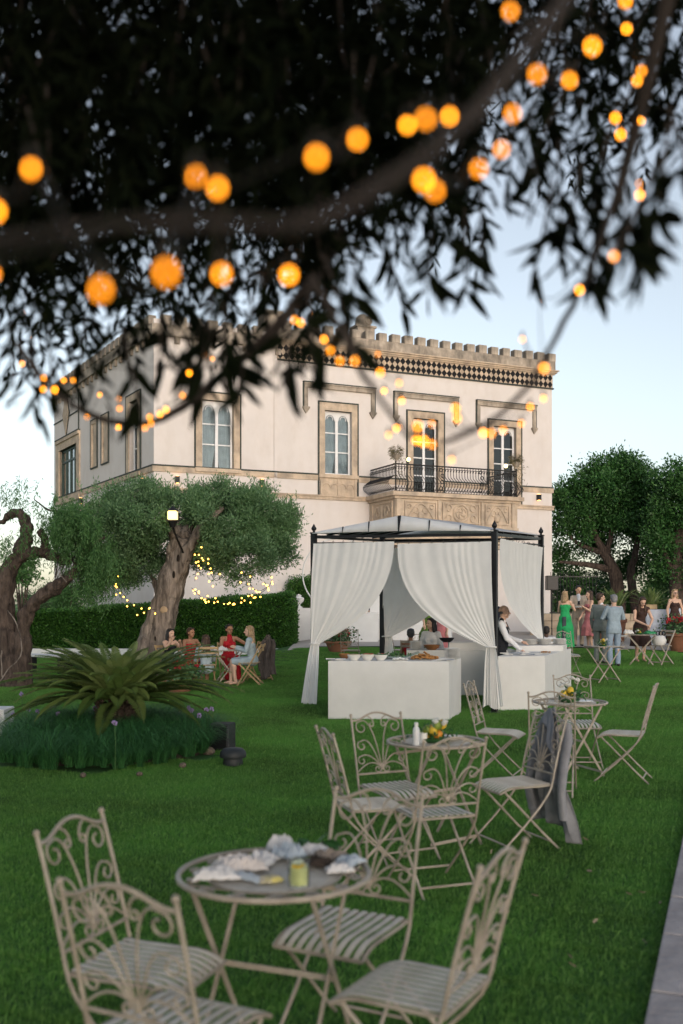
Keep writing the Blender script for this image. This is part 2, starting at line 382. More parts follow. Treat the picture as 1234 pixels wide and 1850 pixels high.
# ================================================================== the house
HO = Vector((-2.49, 38.3)); HT = Vector((.9107, .4131)).normalized(); HN = Vector((HT.y, -HT.x))
HA = math.atan2(HT.y, HT.x)
ZG = .40
house = thing('house', 'cream two storey villa with battlemented roof and stone framed windows', 'house', (HO.x, HO.y, 0), HA)
def fA(s, d, z): return Vector((s, -d, z))                       # front wall: s along, d outward
LA = Vector((-.105, .994)).normalized(); LN = Vector((-LA.y, LA.x)); PC = Vector((-4.78, 0))
def fB(s, d, z): q = PC+LA*s+LN*d; return Vector((q.x, q.y, z))  # left wall
def wt(px):                                                       # photo column -> distance along front wall
    k = (px-CX)/FP; return (k*HO.y-HO.x)/(HT.x-k*HT.y)
def wz(px, py): Y = HO.y+HT.y*wt(px); return HC+(YH-py)*Y/FP
P0 = HO+HT*(-4.78); LW = (HT*LA.x-HN*LA.y)                        # world dir of left wall
def wtB(px): k = (px-CX)/FP; return (k*P0.y-P0.x)/(LW.x-k*LW.y)
def wzB(px, py): Y = P0.y+LW.y*wtB(px); return HC+(YH-py)*Y/FP
def fbox(mb, fr, s0, s1, d0, d1, z0, z1):
    vs = [fr(s, d, z) for z in (z0, z1) for d in (d0, d1) for s in (s0, s1)]
    mb.add(vs, [(0, 2, 3, 1), (4, 5, 7, 6), (0, 1, 5, 4), (1, 3, 7, 5), (3, 2, 6, 7), (2, 0, 4, 6)])
def fbar(name, fr, m, *b, parent=None):
    q = MB()
    for x in b: fbox(q, fr, *x)
    return q.build(name, m, parent or house, smooth=False)
def wall(fr, s0, s1, z0, z1, holes, depth=.32, name='wall'):
    ss = sorted({s0, s1, *[h[0] for h in holes], *[h[1] for h in holes]}); zz = sorted({z0, z1, *[h[2] for h in holes], *[h[3] for h in holes]})
    q = MB()
    for i in range(len(ss)-1):
        for j in range(len(zz)-1):
            cs = (ss[i]+ss[i+1])/2; cz = (zz[j]+zz[j+1])/2
            if any(h[0] < cs < h[1] and h[2] < cz < h[3] for h in holes): continue
            q.add([fr(ss[i], 0, zz[j]), fr(ss[i+1], 0, zz[j]), fr(ss[i+1], 0, zz[j+1]), fr(ss[i], 0, zz[j+1])], [(0, 1, 2, 3)])
    for h in holes:
        a, b, c, d = h
        q.add([fr(s, e, z) for e in (0, -depth) for (s, z) in ((a, c), (b, c), (b, d), (a, d))], [(0, 1, 5, 4), (1, 2, 6, 5), (2, 3, 7, 6), (3, 0, 4, 7)])
    q.build(name, M_white, house, smooth=False)
Z_LOW, Z_UP, Z_FB, Z_FT, Z_MT, Z_PT, Z_TOP = 5.93, 6.74, 11.10, 11.68, 11.86, 12.25, 12.58
S0, S1, S2 = -4.78, 0.0, 12.85
def rect(pl, pr, pt, pb, W=wt, Z=wz):
    a, b = W(pl), W(pr); m_ = (pl+pr)/2
    return (a, b, Z(m_, pb), Z(m_, pt))
w1 = rect(364.7, 421.8, 724, 847); w2 = rect(586.5, 635, 743, 858); w3 = rect(746, 791, 757, 880); w4 = rect(891, 932, 771, 880)
w3 = (w3[0], w3[1], 5.97, w3[3]); w4 = (w4[0], w4[1], 5.97, w4[3])
wl = rect(234, 250, 724, 856, wtB, wzB); wl = (min(wl[0], wl[1]), max(wl[0], wl[1]), wl[2], wl[3])
wn1 = rect(184.5, 197, 749, 836, wtB, wzB); wn1 = (min(wn1[:2]), max(wn1[:2]), wn1[2], wn1[3])
wn2 = rect(165.5, 176.5, 759, 844, wtB, wzB); wn2 = (min(wn2[:2]), max(wn2[:2]), wn2[2], wn2[3])
wb = rect(108, 139.5, 808, 900, wtB, wzB); wb = (min(wb[:2]), max(wb[:2]), wb[2], wb[3])
wall(fA, S0, S1, ZG-.5, Z_FB+1.0, [w1]); 
wall(fA, S1, S2, ZG-.5, Z_FB+1.0, [w2, w3, w4])
SB = wtB(98)
wall(fB, 0, SB, ZG-.8, Z_FB+1.0, [wl, wb])
q = MB()   # far walls, roof deck
ce = [fA(S2, 0, 0), Vector((S2, 14, 0)), fB(SB, 0, 0)+Vector((0, 0, 0))]
c0 = [(p.x, p.y) for p in ce]
for i in range(2):
    a, b = c0[i], c0[i+1]; q.add([(a[0], a[1], -.4), (b[0], b[1], -.4), (b[0], b[1], 12.1), (a[0], a[1], 12.1)], [(0, 1, 2, 3)])
q.build('wall', M_white, house, smooth=False)
pts = [fA(S0, 0, 0), fA(S2, 0, 0), Vector((S2, 14, 0)), fB(SB, 0, 0)]
MB().add([(p.x, p.y, 12.05) for p in pts], [(0, 1, 2, 3)]).build('roof', M_stone2, house, smooth=False)
MB().add([(p.x*.98+.1, p.y*.9+.35, z) for z in (5.96, 10.6) for p in [fA(S0+.4, 0, 0), fA(S2-.1, 0, 0), Vector((S2-.1, 7, 0)), Vector((S0+.3, 7, 0))]],
     [(0, 1, 2, 3), (4, 5, 6, 7), (3, 2, 6, 7), (1, 2, 6, 5), (0, 3, 7, 4)]).build('room', M_room, house, smooth=False)
# string courses and dark lines
for fr, a, b, sg in ((fA, S0-.06, S2+.06, 1), (fB, .0, SB, 1)):
    fbar('string_course', fr, M_stone, (a, b, -.02, .07, Z_LOW-.16, Z_LOW-.04), (a, b, -.02, .11, Z_LOW-.04, Z_LOW+.02))
    segs = [(a, b)]
    if fr is fA: segs = [(a, w2[0]-.2), (w2[1]+.2, w3[0]-.25), (w3[1]+.25, w4[0]-.25), (w4[1]+.25, b)]
    for x, y in segs: fbar('string_course', fr, M_stone, (x, y, -.02, .05, Z_UP-.22, Z_UP-.02)); fbar('dark_line', fr, M_line, (x, y, -.02, .06, Z_UP-.018, Z_UP+.04))
# stone surrounds + dark outline round the openings
def surround(fr, w_, o, bw=.3, top=.32, bot=False, prot=.05):
    a, b, c, d = w_
    bs = [(a-bw, a, -.25, prot, c, d), (b, b+bw, -.25, prot, c, d), (a-bw, b+bw, -.25, prot, d, d+top)]
    if bot: bs.append((a-bw-.03, b+bw+.03, -.25, prot+.07, c-.14, c))
    fbar('window_surround', fr, M_stone, *bs)
    t = .055
    fbar('dark_line', fr, M_line, (a-bw-t, a-bw, -.02, prot+.012, o, d+top+t), (b+bw, b+bw+t, -.02, prot+.012, o, d+top+t), (a-bw, b+bw, -.02, prot+.012, d+top, d+top+t))
surround(fA, w1, Z_UP, .24, .26, True); surround(fA, w2, Z_LOW, .24, .30, True); surround(fA, w3, Z_LOW, .26, .27); surround(fA, w4, Z_LOW, .24, .24)
surround(fB, wl, Z_UP, .30, .25, True)
def window(fr, w_, dep=.16, arch=True, gl=M_glass, curtain=True, rows=(.36, .66), leafs=2):
    a, b, c, d = w_; q = MB(); fw = .07
    fbox(q, fr, a, b, -dep-.05, -dep, d-fw, d); fbox(q, fr, a, b, -dep-.05, -dep, c, c+fw)
    fbox(q, fr, a, a+fw, -dep-.05, -dep, c+fw, d-fw); fbox(q, fr, b-fw, b, -dep-.05, -dep, c+fw, d-fw)
    L = (b-a-2*fw)/leafs
    for i in range(1, leafs): fbox(q, fr, a+fw+L*i-.055, a+fw+L*i+.055, -dep-.05, -dep+.015, c+fw, d-fw)
    win = q.build('window', M_wood, house, smooth=False)
    zs = [c+fw]+[c+(d-c)*r for r in rows]+[d-fw]
    for i in range(leafs):
        x0 = a+fw+L*i+(.055 if i else 0); x1 = a+fw+L*(i+1)-(.055 if i < leafs-1 else 0)
        for k in range(1, len(zs)-1): fbar('glazing_bar', fr, M_wood, (x0, x1, -dep-.045, -dep-.01, zs[k]-.022, zs[k]+.022), parent=win)
        for k in range(len(zs)-1):
            z0 = zs[k]+(.022 if k else 0); z1 = zs[k+1]-(.022 if k < len(zs)-2 else 0)
            fbar('pane', fr, gl, (x0, x1, -dep-.032, -dep-.026, z0, z1), parent=win)
        if arch:
            q = MB(); xm = (x0+x1)/2; R = (x1-x0)/2; zt = zs[-1]; zc = zt-R-.03
            n = 10
            for sgn in (-1, 1):          # wooden spandrels leave a round headed light
                pp = [(xm+sgn*R, zc-.06)]+[(xm+sgn*R*.82*math.cos(t), zc+R*.82*math.sin(t)) for t in [PI/2*j/n for j in range(n+1)]]+[(xm, zt), (xm+sgn*R, zt)]
                vs = [fr(x, dd, z) for dd in (-dep-.024, -dep-.004) for x, z in pp]; m_ = len(pp)
                q.add(vs, [tuple(range(m_)), tuple(range(m_, 2*m_))]+[(i2, (i2+1) % m_, m_+(i2+1) % m_, m_+i2) for i2 in range(m_)])
            tr = [fr(xm+R*.55*math.cos(t), -dep-.01, zc+R*.1+R*.55*math.sin(t)) for t in [PI*j/8-.3 for j in range(10)]]
            q.tube(tr, .018, 4)
            q.build('arch_tracery', M_wood, win, smooth=False)
    if curtain:
        q = MB(); W = b-a
        for sg in (0, 1):
            def fn(u, v, sg=sg):
                z = d-(d-c)*v; wdt = W*.5*(1-(.0 if v < .62 else .25*(v-.62)/.38))
                x = (a+wdt*u) if sg == 0 else (b-wdt*u)
                return fr(x, -dep-.13-.02*math.sin(u*22)-.01*math.sin(u*9+1), z)
            q.grid(fn, 30, 8)
        q.build('curtain', M_sheer, win)
    return win
window(fA, w1); window(fA, w2); window(fA, w3, gl=M_glassd, curtain=False, rows=(.30, .52, .72)); window(fA, w4, gl=M_glassd, curtain=False, rows=(.30, .52, .72))
window(fB, wl, gl=M_glass)
for wn in (wn1, wn2):           # blind stone niches
    a, b, c, d = wn
    fbar('blind_niche', fB, M_stone, (a, a+.16, -.05, .05, c, d), (b-.16, b, -.05, .05, c, d), (a+.16, b-.16, -.05, .05, d-.16, d), (a+.16, b-.16, -.05, .03, c, c+.12), (a+.16, b-.16, -.05, .004, c+.12, d-.16))
    fbar('dark_line', fB, M_line, (a-.05, a, -.02, .06, c, d+.05), (b, b+.05, -.02, .06, c, d+.05), (a, b, -.02, .06, d, d+.05), (a-.05, b+.05, -.02, .06, c-.05, c))
# big black framed window of the left end bay
a, b, c, d = wb
fbar('window_surround', fB, M_stone, (a-.5, a, -.2, .06, c, d+.35), (b, b+.5, -.2, .06, c, d+.35), (a, b, -.2, .06, d, d+.35), (a-.55, b+.55, -.2, .1, c-.2, c), (a-.5, b+.5, -.2, .12, d+.35, d+.5))
fbar('dark_line', fB, M_line, (a-.5, b+.5, -.02, .13, d+.5, d+.56))
q = MB(); fbox(q, fB, a, b, -.2, -.1, d-.1, d); fbox(q, fB, a, b, -.2, -.1, c, c+.1); fbox(q, fB, a, b, -.19, -.1, c+(d-c)*.74, c+(d-c)*.74+.09)
for i in range(5): x = a+(b-a-.1)*i/4; fbox(q, fB, x, x+.1, -.2, -.095, c+.1, d-.1)
wbo = q.build('window', mat('dark_green_frame', (.02, .05, .045), .5), house, smooth=False)
M_paneb = glass('bay_glass', (.25, .3, .3), .55)
for i in range(4): x = a+(b-a-.1)*i/4; fbar('pane', fB, M_paneb, (x+.1, x+(b-a-.1)/4, -.16, -.15, c+.1, d-.1), parent=wbo)
sx = wtB(143)
fbar('dark_line', fB, M_line, (sx-.03, sx+.03, -.02, .05, Z_LOW-2, Z_FB), (sx, SB, -.02, .04, Z_FB-.75, Z_FB-.7))
dc = wtB(120); dz = wzB(120, 748)
for nm, R, dd, mm in (('dark_line', (.62, 1.12), .03, M_line), ('diamond_plaque', (.52, 1.0), .05, M_stone)):
    vs = [fB(dc+x, e, dz+z) for e in (0, dd) for x, z in ((-R[0], 0), (0, -R[1]), (R[0], 0), (0, R[1]))]
    MB().add(vs, [(0, 1, 2, 3), (4, 5, 6, 7), (0, 1, 5, 4), (1, 2, 6, 5), (2, 3, 7, 6), (3, 0, 4, 7)]).build(nm, mm, house, smooth=False)
# hood moulds
for xl, xr, py in ((549, 676, 699), (712, 826, 716), (861, 967, 731)):
    a, b = wt(xl), wt(xr); z = wz((xl+xr)/2, py); t = .15
    fbar('hood_mould', fA, M_stone2, (a, b, 0, .10, z-t, z), (a, a+t, 0, .07, z-t-.75, z-t), (b-t, b, 0, .07, z-t-.75, z-t), (a-.02, b+.02, 0, .14, z, z+.04))
    fbar('dark_line', fA, M_line, (a-.05, a-.003, 0, .05, z-t-.75, z+.03), (b+.003, b+.05, 0, .05, z-t-.75, z+.03), (a-.05, b+.05, 0, .12, z+.043, z+.09))
    for x in (a+t/2, b-t/2):
        q = MB()
        for k, (hw, zz) in enumerate(((.13, -.0), (.13, -.06))): pass
        vs = [fA(x+i*.14, e, z-t-.75) for i in (-1, 1) for e in (0, .12)]+[fA(x+i*.14, e, z-t-.81) for i in (-1, 1) for e in (0, .12)]+[fA(x, .0, z-t-1.02), fA(x, .05, z-t-1.02)]
        q.add(vs, [(0, 1, 3, 2), (0, 1, 5, 4), (2, 3, 7, 6), (1, 3, 7, 5), (4, 5, 9, 8), (6, 7, 9, 8), (5, 7, 9)])
        q.build('hood_bracket', M_stone2, house, smooth=False)
# panel under window 2
a, b = w2[0]-.2, w2[1]+.2
fbar('stone_panel', fA, M_stone, (a, b, 0, .04, Z_LOW+.025, Z_UP-.03), (a, b, .04, .07, Z_UP-.12, Z_UP-.03), (a, a+.1, .04, .07, Z_LOW+.03, Z_UP-.12), (b-.1, b, .04, .07, Z_LOW+.03, Z_UP-.12), ((a+b)/2-.05, (a+b)/2+.05, .04, .07, Z_LOW+.03, Z_UP-.12))
q = MB()
for i in range(4):
    xc = a+.1+(b-a-.2)*(i+.5)/4
    q.tube([fA(xc+.15*math.cos(t), .05, Z_LOW+.3+.18*math.sin(t)) for t in [PI*j/8 for j in range(9)]], .025, 5)
q.build('carving', M_stone, house)
# vertical seam where the front steps
fbar('pilaster', fA, M_white, (-.12, .0, -.02, .05, Z_LOW+.03, Z_FB))
# cornice of the right block: frieze with dark diamonds
FX0 = S1
fbar('frieze', fA, M_stone, (FX0, S2, 0, .05, Z_FB, Z_FT))
fbar('dark_line', fA, M_line, (FX0, S2+.05, -.02, .09, Z_FB-.05, Z_FB-.0))
fbar('cornice', fA, M_stone, (FX0, S2+.1, -.02, .12, Z_FT, Z_FT+.06), (FX0, S2+.16, -.02, .18, Z_FT+.06, Z_FT+.13), (FX0, S2+.22, -.02, .24, Z_FT+.13, Z_MT))
fbar('parapet', fA, M_stone2, (FX0, S2+.1, -.3, .12, Z_MT, Z_PT))
dw = .242; dh = (Z_FT-Z_FB)/2
q = MB(); vs = [(x, y, z) for y in (0, -.022) for x, z in ((-dw/2, 0), (0, -dh/2), (dw/2, 0), (0, dh/2))]
q.add(vs, [(0, 1, 2, 3), (4, 5, 6, 7), (0, 1, 5, 4), (1, 2, 6, 5), (2, 3, 7, 6), (3, 0, 4, 7)])
dm = q.mesh('diamond_tile', M_tiledark, False)
n = int((S2-FX0)/dw)
for i in range(n):
    for r_ in (0, 1):
        inst('diamond_tile', dm, house, loc=(FX0+dw*(i+.5), -.05, Z_FB+dh*(r_+.5)))
# merlons
q = MB().bbox(-.195, .195, -.13, .17, 0, .34, .015); mm = q.mesh('merlon', M_stone2, False)
rm = random.Random(5); x = S2-.08
while x > S0:
    z = Z_PT if x > S1 else Z_PT-.35
    inst('merlon', mm, house, M=Matrix.Translation((x, 0, z-.004))@Matrix.Rotation(rm.uniform(-.02, .02), 4, 'Y')@Matrix.Diagonal((rm.uniform(.94, 1.04), 1, rm.uniform(.93, 1.05), 1)))
    x -= .59
# left block: corbel table
for fr, a, b in ((fA, S0-.1, S1-.02), (fB, .12, SB)):
    fbar('cornice', fr, M_stone2, (a, b, -.3, .12, Z_FB+.45, Z_FB+.80), (a, b, -.02, .16, Z_FB+.38, Z_FB+.45))
    q = MB()
    s_ = a+.2; cb = MB()
    for s_ in np.arange(a+.2, b, .66): fbar('corbel', fr, M_stone2, (s_, s_+.2, -.02, .10, Z_FB+.14, Z_FB+.38))
s_ = .3
while s_ < SB:
    M = Matrix.Translation(fB(s_, 0, Z_FB+.80))@Matrix.Rotation(math.atan2(LA.y, LA.x), 4, 'Z'); inst('merlon', mm, house, M); s_ += .59
# chimney with round cowl
cx_ = wt(668)
fbar('chimney', fA, M_stone2, (cx_-.38, cx_+.38, -.95, -.32, 12.0, 12.85), (cx_-.46, cx_+.46, -1.0, -.28, 12.85, 12.93))
q = MB(); q.lathe([(.30, 12.93), (.32, 13.1), (.28, 13.3), (.16, 13.42), (.02, 13.47)], 14, c=(cx_, .65, 0)); q.torus((cx_+.12, .37, 13.15), .15, .05, 14, 6, z=(0.2, -1, 0))
q.build('chimney_cowl', M_stone2, house)
cx2 = wt(505)
fbar('chimney', fA, M_stone2, (cx2-.45, cx2+.3, -1.2, -.5, 12.0, 13.0), (cx2-.5, cx2+.35, -1.25, -.45, 13.0, 13.1))
# aerial on the roof
q = MB(); ax = wt(558); zb = 12.1
q.tube([(ax, .9, zb), (ax, .9, 15.0)], .025, 5); q.tube([(ax-.5, .9, 14.6), (ax+.7, .9, 14.75)], .012, 4)
for i in range(6): q.tube([(ax-.4+i*.2, .7, 14.62), (ax-.4+i*.2, 1.1, 14.64)], .008, 4)
for i in range(5): q.tube([(ax+.05*i, .9, 13.6+.12*i), (ax+.5-.02*i, .75, 13.7+.05*i)], .008, 4)
q.build('aerial', M_iron, house)
# wall lights
M_warm = emission('warm_lamp', (1, .5, .16), 3)
for fr, s_, z in ((fA, wt(971), wz(971, 899)), (fA, wt(319), wz(319, 867)), (fA, wt(472), wz(472, 873)), (fB, wtB(263), wzB(263, 871)), (fB, wtB(150), wzB(150, 905))):
    q = MB(); fbox(q, fr, s_-.07, s_+.07, .02, .2, z-.12, z+.12); fbox(q, fr, s_-.03, s_+.03, -.02, .02, z-.04, z+.04)
    wlp = q.build('wall_light', M_iron, house, smooth=False)
    fbar('bulb', fr, M_warm, (s_-.045, s_+.045, .05, .17, z+.122, z+.135), (s_-.045, s_+.045, .05, .17, z-.135, z-.122), parent=wlp)
# ---- balcony
BX0 = 3.98; BX1 = 9.45; BD = 2.25
bal = fbar('balcony', fA, M_stone, (BX0-.02, BX1+.02, .0, BD+.04, 4.72, 5.70), (BX0-.1, BX1+.1, .0, BD+.12, 5.70, 5.80), (BX0-.22, BX1+.22, .0, BD+.24, 5.80, 5.955), (BX0-.06, BX1+.06, 0, BD+.08, 4.62, 4.72), (BX0+.1, BX1-.1, 0, BD-.3, 3.9, 4.62))
def relief(fr2, x0, x1, kind):
    q = MB(); z0, z1 = 4.82, 5.62; xm = (x0+x1)/2; zm = (z0+z1)/2; hw = (x1-x0)/2
    for bx in ((x0, x1, 0, .05, z1-.05, z1), (x0, x1, 0, .05, z0, z0+.05), (x0, x0+.05, 0, .05, z0+.05, z1-.05), (x1-.05, x1, 0, .05, z0+.05, z1-.05)): fbox(q, fr2, *bx)
    pt = lambda x, z, d=.02: fr2(x, d, z)
    if kind == 'rose':
        for R, r_ in ((.33, .045), (.22, .025)): q.tube([pt(xm+R*math.cos(t), zm+R*math.sin(t)) for t in [2*PI*j/24 for j in range(25)]], r_, 6)
        for k in range(4):
            q.tube([pt(xm+rr*math.cos(k*PI/2+rr*7), zm+rr*math.sin(k*PI/2+rr*7)) for rr in [.03+.18*j/8 for j in range(9)]], .035, 6)
        for sg in (-1, 1):
            for zz in (-.2, .2):
                q.tube([pt(xm+sg*(.55+.12*math.cos(t)), zm+zz+.13*math.sin(t)) for t in [1.7*PI*j/12 for j in range(13)]], [.035]*10+[.025]*3, 6)
    elif kind == 'arch':
        for sg in (-1, 1):
            q.tube([pt(xm+sg*hw*.85*(1-j/10), z0+.08+.62*math.sin(PI/2*j/10)) for j in range(11)], .035, 6)
            q.tube([pt(xm+sg*(hw*.3+.11*math.cos(t)), zm+.05+.11*math.sin(t)) for t in [1.8*PI*j/12 for j in range(13)]], .028, 6)
            q.tube([pt(xm+sg*(hw*.7+.08*math.cos(t)), z1-.2+.08*math.sin(t)) for t in [1.8*PI*j/12 for j in range(13)]], .025, 6)
        q.ell(pt(xm, z0+.25), (.14, .1, .16))
    else:
        for sg in (-1, 1):
            q.tube([pt(xm+sg*(hw*.45+.24*math.cos(t)*(1-t/9)), zm+.28*math.sin(t)*(1-t/9)) for t in [2.6*PI*j/24 for j in range(25)]], .04, 6)
        q.ell(pt(xm, zm), (.06, .06, .25))
    q.build('relief_panel', M_stone, bal)
fF = lambda s, d, z: fA(s, BD+.04+d, z)
W_ = (BX1-BX0)
for k, kd, x0, x1 in ((0, 'arch', .35, 1.75), (1, 'rose', 2.0, 3.7), (2, 'arch', 3.95, 5.1)): relief(fF, BX0+x0, BX0+x1, kd)
fL = lambda s, d, z: Vector((BX0-.02-d, -BD+s, z))
relief(fL, .2, 1.95, 'scroll')
for k in (.06, 1.86, 3.82, 5.27): fbar('pilaster', fF, M_stone, (BX0+k-.06, BX0+k+.08, 0, .06, 4.73, 5.69), parent=bal)
# bombé railing
RZ = 5.955
def prof(t):     # t 0..1 bottom to top -> (outward offset, height)
    h = 1.06*t
    return (.34*math.sin(PI*min(1, t/.62))**1.3*(1 if t < .62 else 0), h)
TS = [0, .06, .14, .22, .31, .4, .5, .6, .7, .85, 1]
def baluster(o_, out_):
    return [o_+out_*prof(t)[0]+Vector((0, 0, prof(t)[1])) for t in TS]
rail = MB()
pth = [(Vector((BX0+.0, -.1, RZ)), Vector((-1, 0, 0)), Vector((BX0, -BD, RZ))), (Vector((BX0, -BD, RZ)), Vector((0, -1, 0)), Vector((BX1, -BD, RZ))), (Vector((BX1, -BD, RZ)), Vector((1, 0, 0)), Vector((BX1, -.1, RZ)))]
bm1 = {}
q = MB(); q.tube([Vector((0, -prof(t)[0], prof(t)[1])) for t in TS], .013, 5)
q.tube([Vector((0, -.0-.05*math.sin(a), .1+.05*(1-math.cos(a)))) for a in [j*.7 for j in range(8)]], .010, 4)
q.tube([Vector((.0, -.045*math.sin(a), .95-.045*(1-math.cos(a)))) for a in [j*.7 for j in range(8)]], .010, 4)
balm = q.mesh('baluster', M_iron)
railing = MB()
for p, o_, e in pth:
    for h, r_ in ((1.06, .028), (.96, .014), (.03, .02), (.13, .012)): railing.tube([p+Vector((0, 0, h)), e+Vector((0, 0, h))], r_, 6)
    railing.tube([p+o_*.34+Vector((0, 0, .36)), e+o_*.34+Vector((0, 0, .36))], .012, 5)
for p in (Vector((BX0, -BD, RZ)), Vector((BX1, -BD, RZ))): railing.tube([p, p+Vector((0, 0, 1.16))], .03, 6)
for x in (1.95, 3.75):
    for k in range(4): railing.torus(Vector((BX0+x, -BD-.06-.1*(k in (1, 2)), RZ+.2+.24*k)), .07, .018, 10, 5, z=(0, 1, 0))
railing.build('railing', M_iron, bal)
for p, o_, e in pth:
    n = int((e-p).length/.125)
    for i in range(n+1):
        c = p+(e-p)*i/n; ang = math.atan2(o_.y, o_.x)+PI/2
        inst('baluster', balm, bal, M=Matrix.Translation(c)@Matrix.Rotation(ang, 4, 'Z'))
M_globe = emission('balcony_globe', (1, .72, .25), 4)
for px, bx in ((738, BX0+.55), (973, BX1-.5)):
    o_ = MB().tube([(bx, -BD, RZ+1.07), (bx, -BD, RZ+1.18)], .015, 6).build('lamp_stem', M_iron, bal)
    MB().ell((bx, -BD, RZ+1.25), .075).build('lamp_globe', M_globe, bal)
def hpt(x, y, z): q_ = HO+HT*x-HN*y; return Vector((q_.x, q_.y, z))
for i, (bx, lb) in enumerate(((BX0+.02, 'dry trailing plant in an urn on the left corner of the balcony'), (BX1-.02, 'dry trailing plant on the right corner of the balcony'))):
    c = hpt(bx, -BD, RZ+1.16)
    t_ = thing('potted_plant', lb, 'plant', c, 0, 'urn plants on the balcony corners')
    MB().lathe([(.08, 0), (.05, .05), (.14, .15), (.17, .25), (.15, .26), (.1, .2)], 12).build('urn', M_stone2, t_)
    r = np.random.default_rng(i); N = 700; d = unit(r.normal(size=(N, 3))*[1, 1, .8]+[0, 0, .5]); pp = d*r.uniform(.05, .28, (N, 1))+[0, 0, .33]
    dd = d+[0, 0, -.9]; pp2 = pp.copy(); pp2[:N//4] = r.normal(size=(N//4, 3))*[.14, .14, .0]+[.1, 0, 0]; pp2[:N//4, 2] = r.uniform(-.75, .2, N//4)
    inst('foliage', quads_mesh('foliage', leaves(pp2, dd, r.uniform(.08, .18, N), .02, r), mat('dry_leaf', (.09, .085, .04), .8, trans=.1, attr=(.2, .17, .1)) if i == 0 else bpy.data.materials['dry_leaf'], r.random(N)), t_)
# ================================================================== vegetation
def clumps(centres, n, spread, L, W, rng, up=0.25, out_from=None, droop=0.0):
    c = np.asarray(centres); k = rng.integers(0, len(c), n)
    off = rng.normal(size=(n, 3))*spread; pos = c[k]+off
    d = unit(off+1e-6)+rng.normal(size=(n, 3))*.7; d[:, 2] += up-droop
    return leaves(pos, d, rng.uniform(.6, 1.15, n)*L, rng.uniform(.7, 1.1, n)*W, rng)
def blob_centres(blobs, per, rng, shell=.55):
    out = []
    for (x, y, z, rx, ry, rz) in blobs:
        m = int(per*(rx*ry*rz)**(2/3)); d = unit(rng.normal(size=(m, 3))); r = rng.uniform(shell, 1.0, (m, 1))**.8
        out.append(np.array([x, y, z])+d*r*[rx, ry, rz])
    return np.concatenate(out)
def crown(parent, blobs, per, n, spread, L, W, m, seed, shell=.55, droop=0, name='crown', up=.25, keep=None):
    rng = np.random.default_rng(seed); c = blob_centres(blobs, per, rng, shell)
    V = clumps(c, n, spread, L, W, rng, up=up, droop=droop)
    if keep is not None: V = V[keep(V[:, 0])]
    return inst(name, quads_mesh(name, V, m, rng.beta(1.2, 2, len(V))), parent)
def limb(q, pts, r, n=8, wob=.02, seed=0, sub=4):
    rr = random.Random(seed); pts = [Vector(p) for p in pts]; out = []; rs = []
    for i in range(len(pts)-1):
        p0 = pts[max(i-1, 0)]; p1 = pts[i]; p2 = pts[i+1]; p3 = pts[min(i+2, len(pts)-1)]
        for k in range(sub):
            t = k/sub
            out.append(.5*((2*p1)+(p2-p0)*t+(2*p0-5*p1+4*p2-p3)*t*t+(3*p1-p0-3*p2+p3)*t**3)+Vector((rr.uniform(-wob, wob), rr.uniform(-wob, wob), 0)))
            rs.append((r[i]*(1-t)+r[i+1]*t)*rr.uniform(.9, 1.1))
    out.append(pts[-1]); rs.append(r[-1]); q.tube(out, rs, n)
    return out
def gnarl(o, strength=.1, size=.3, disp_name='bark_noise'):
    t = bpy.data.textures.get(disp_name) or bpy.data.textures.new(disp_name, 'CLOUDS'); t.noise_scale = size; t.noise_depth = 3
    s = o.modifiers.new('sub', 'SUBSURF'); s.levels = 2; s.render_levels = 2
    m = o.modifiers.new('d', 'DISPLACE'); m.texture = t; m.strength = strength; m.mid_level = .5; m.texture_coords = 'LOCAL'
# ---- olive tree, leaning, with fairy lights
OX, OY = -4.35, 22.0
olive = thing('olive_tree', 'old olive tree with leaning gnarled trunk, clipped flat crown and strings of lights', 'tree', (0, 0, 0))
def O(px, py, dy=0): return P(px, py, OY+dy)
q = MB()
limb(q, [O(262, 1232), O(272, 1190), O(288, 1130), O(306, 1070), O(322, 1010), O(330, 970)], [.56, .45, .36, .31, .29, .24], 14, .01, 1)
limb(q, [O(300, 1085), O(322, 1030, -.1), O(345, 985, -.2), O(372, 945, -.2), O(405, 915, -.2)], [.2, .2, .15, .11, .06], 10, .01, 2)
limb(q, [O(326, 990), O(318, 960, .2), O(300, 920, .3), O(250, 900, .4)], [.22, .19, .13, .06], 10, .01, 3)
limb(q, [O(332, 975), O(345, 935, .5), O(360, 900, .8)], [.18, .12, .06], 8, .01, 4)
limb(q, [O(310, 1000, -.1), O(312, 960, -.4), O(290, 935, -.8)], [.13, .11, .05], 8, .01, 4)
limb(q, [O(290, 1090, .1), O(278, 1050, .3), O(272, 1040, .4), O(240, 1000, .5)], [.06, .05, .04, .03], 6, .01, 5)
t_ = q.build('trunk', M_bark, olive); gnarl(t_, .12, .22)
M_cut = mat('sawn_wood', (.42, .31, .2), .9)
c = O(295, 1102, -.37); MB().ell(c+Vector((0, .075, 0)), (.085, .035, .085)).build('pruning_scar', M_cut, olive)
q = MB()
for (x, y, r_) in ((322, 1008, .05), (314, 1038, .05), (281, 1152, .05)): q.ell(O(x, y, -.31), (r_*.6, .05, r_*1.6))
q.build('bark_hollow', mat('bark_hollow', (.02, .015, .012), 1), olive)
ob = []
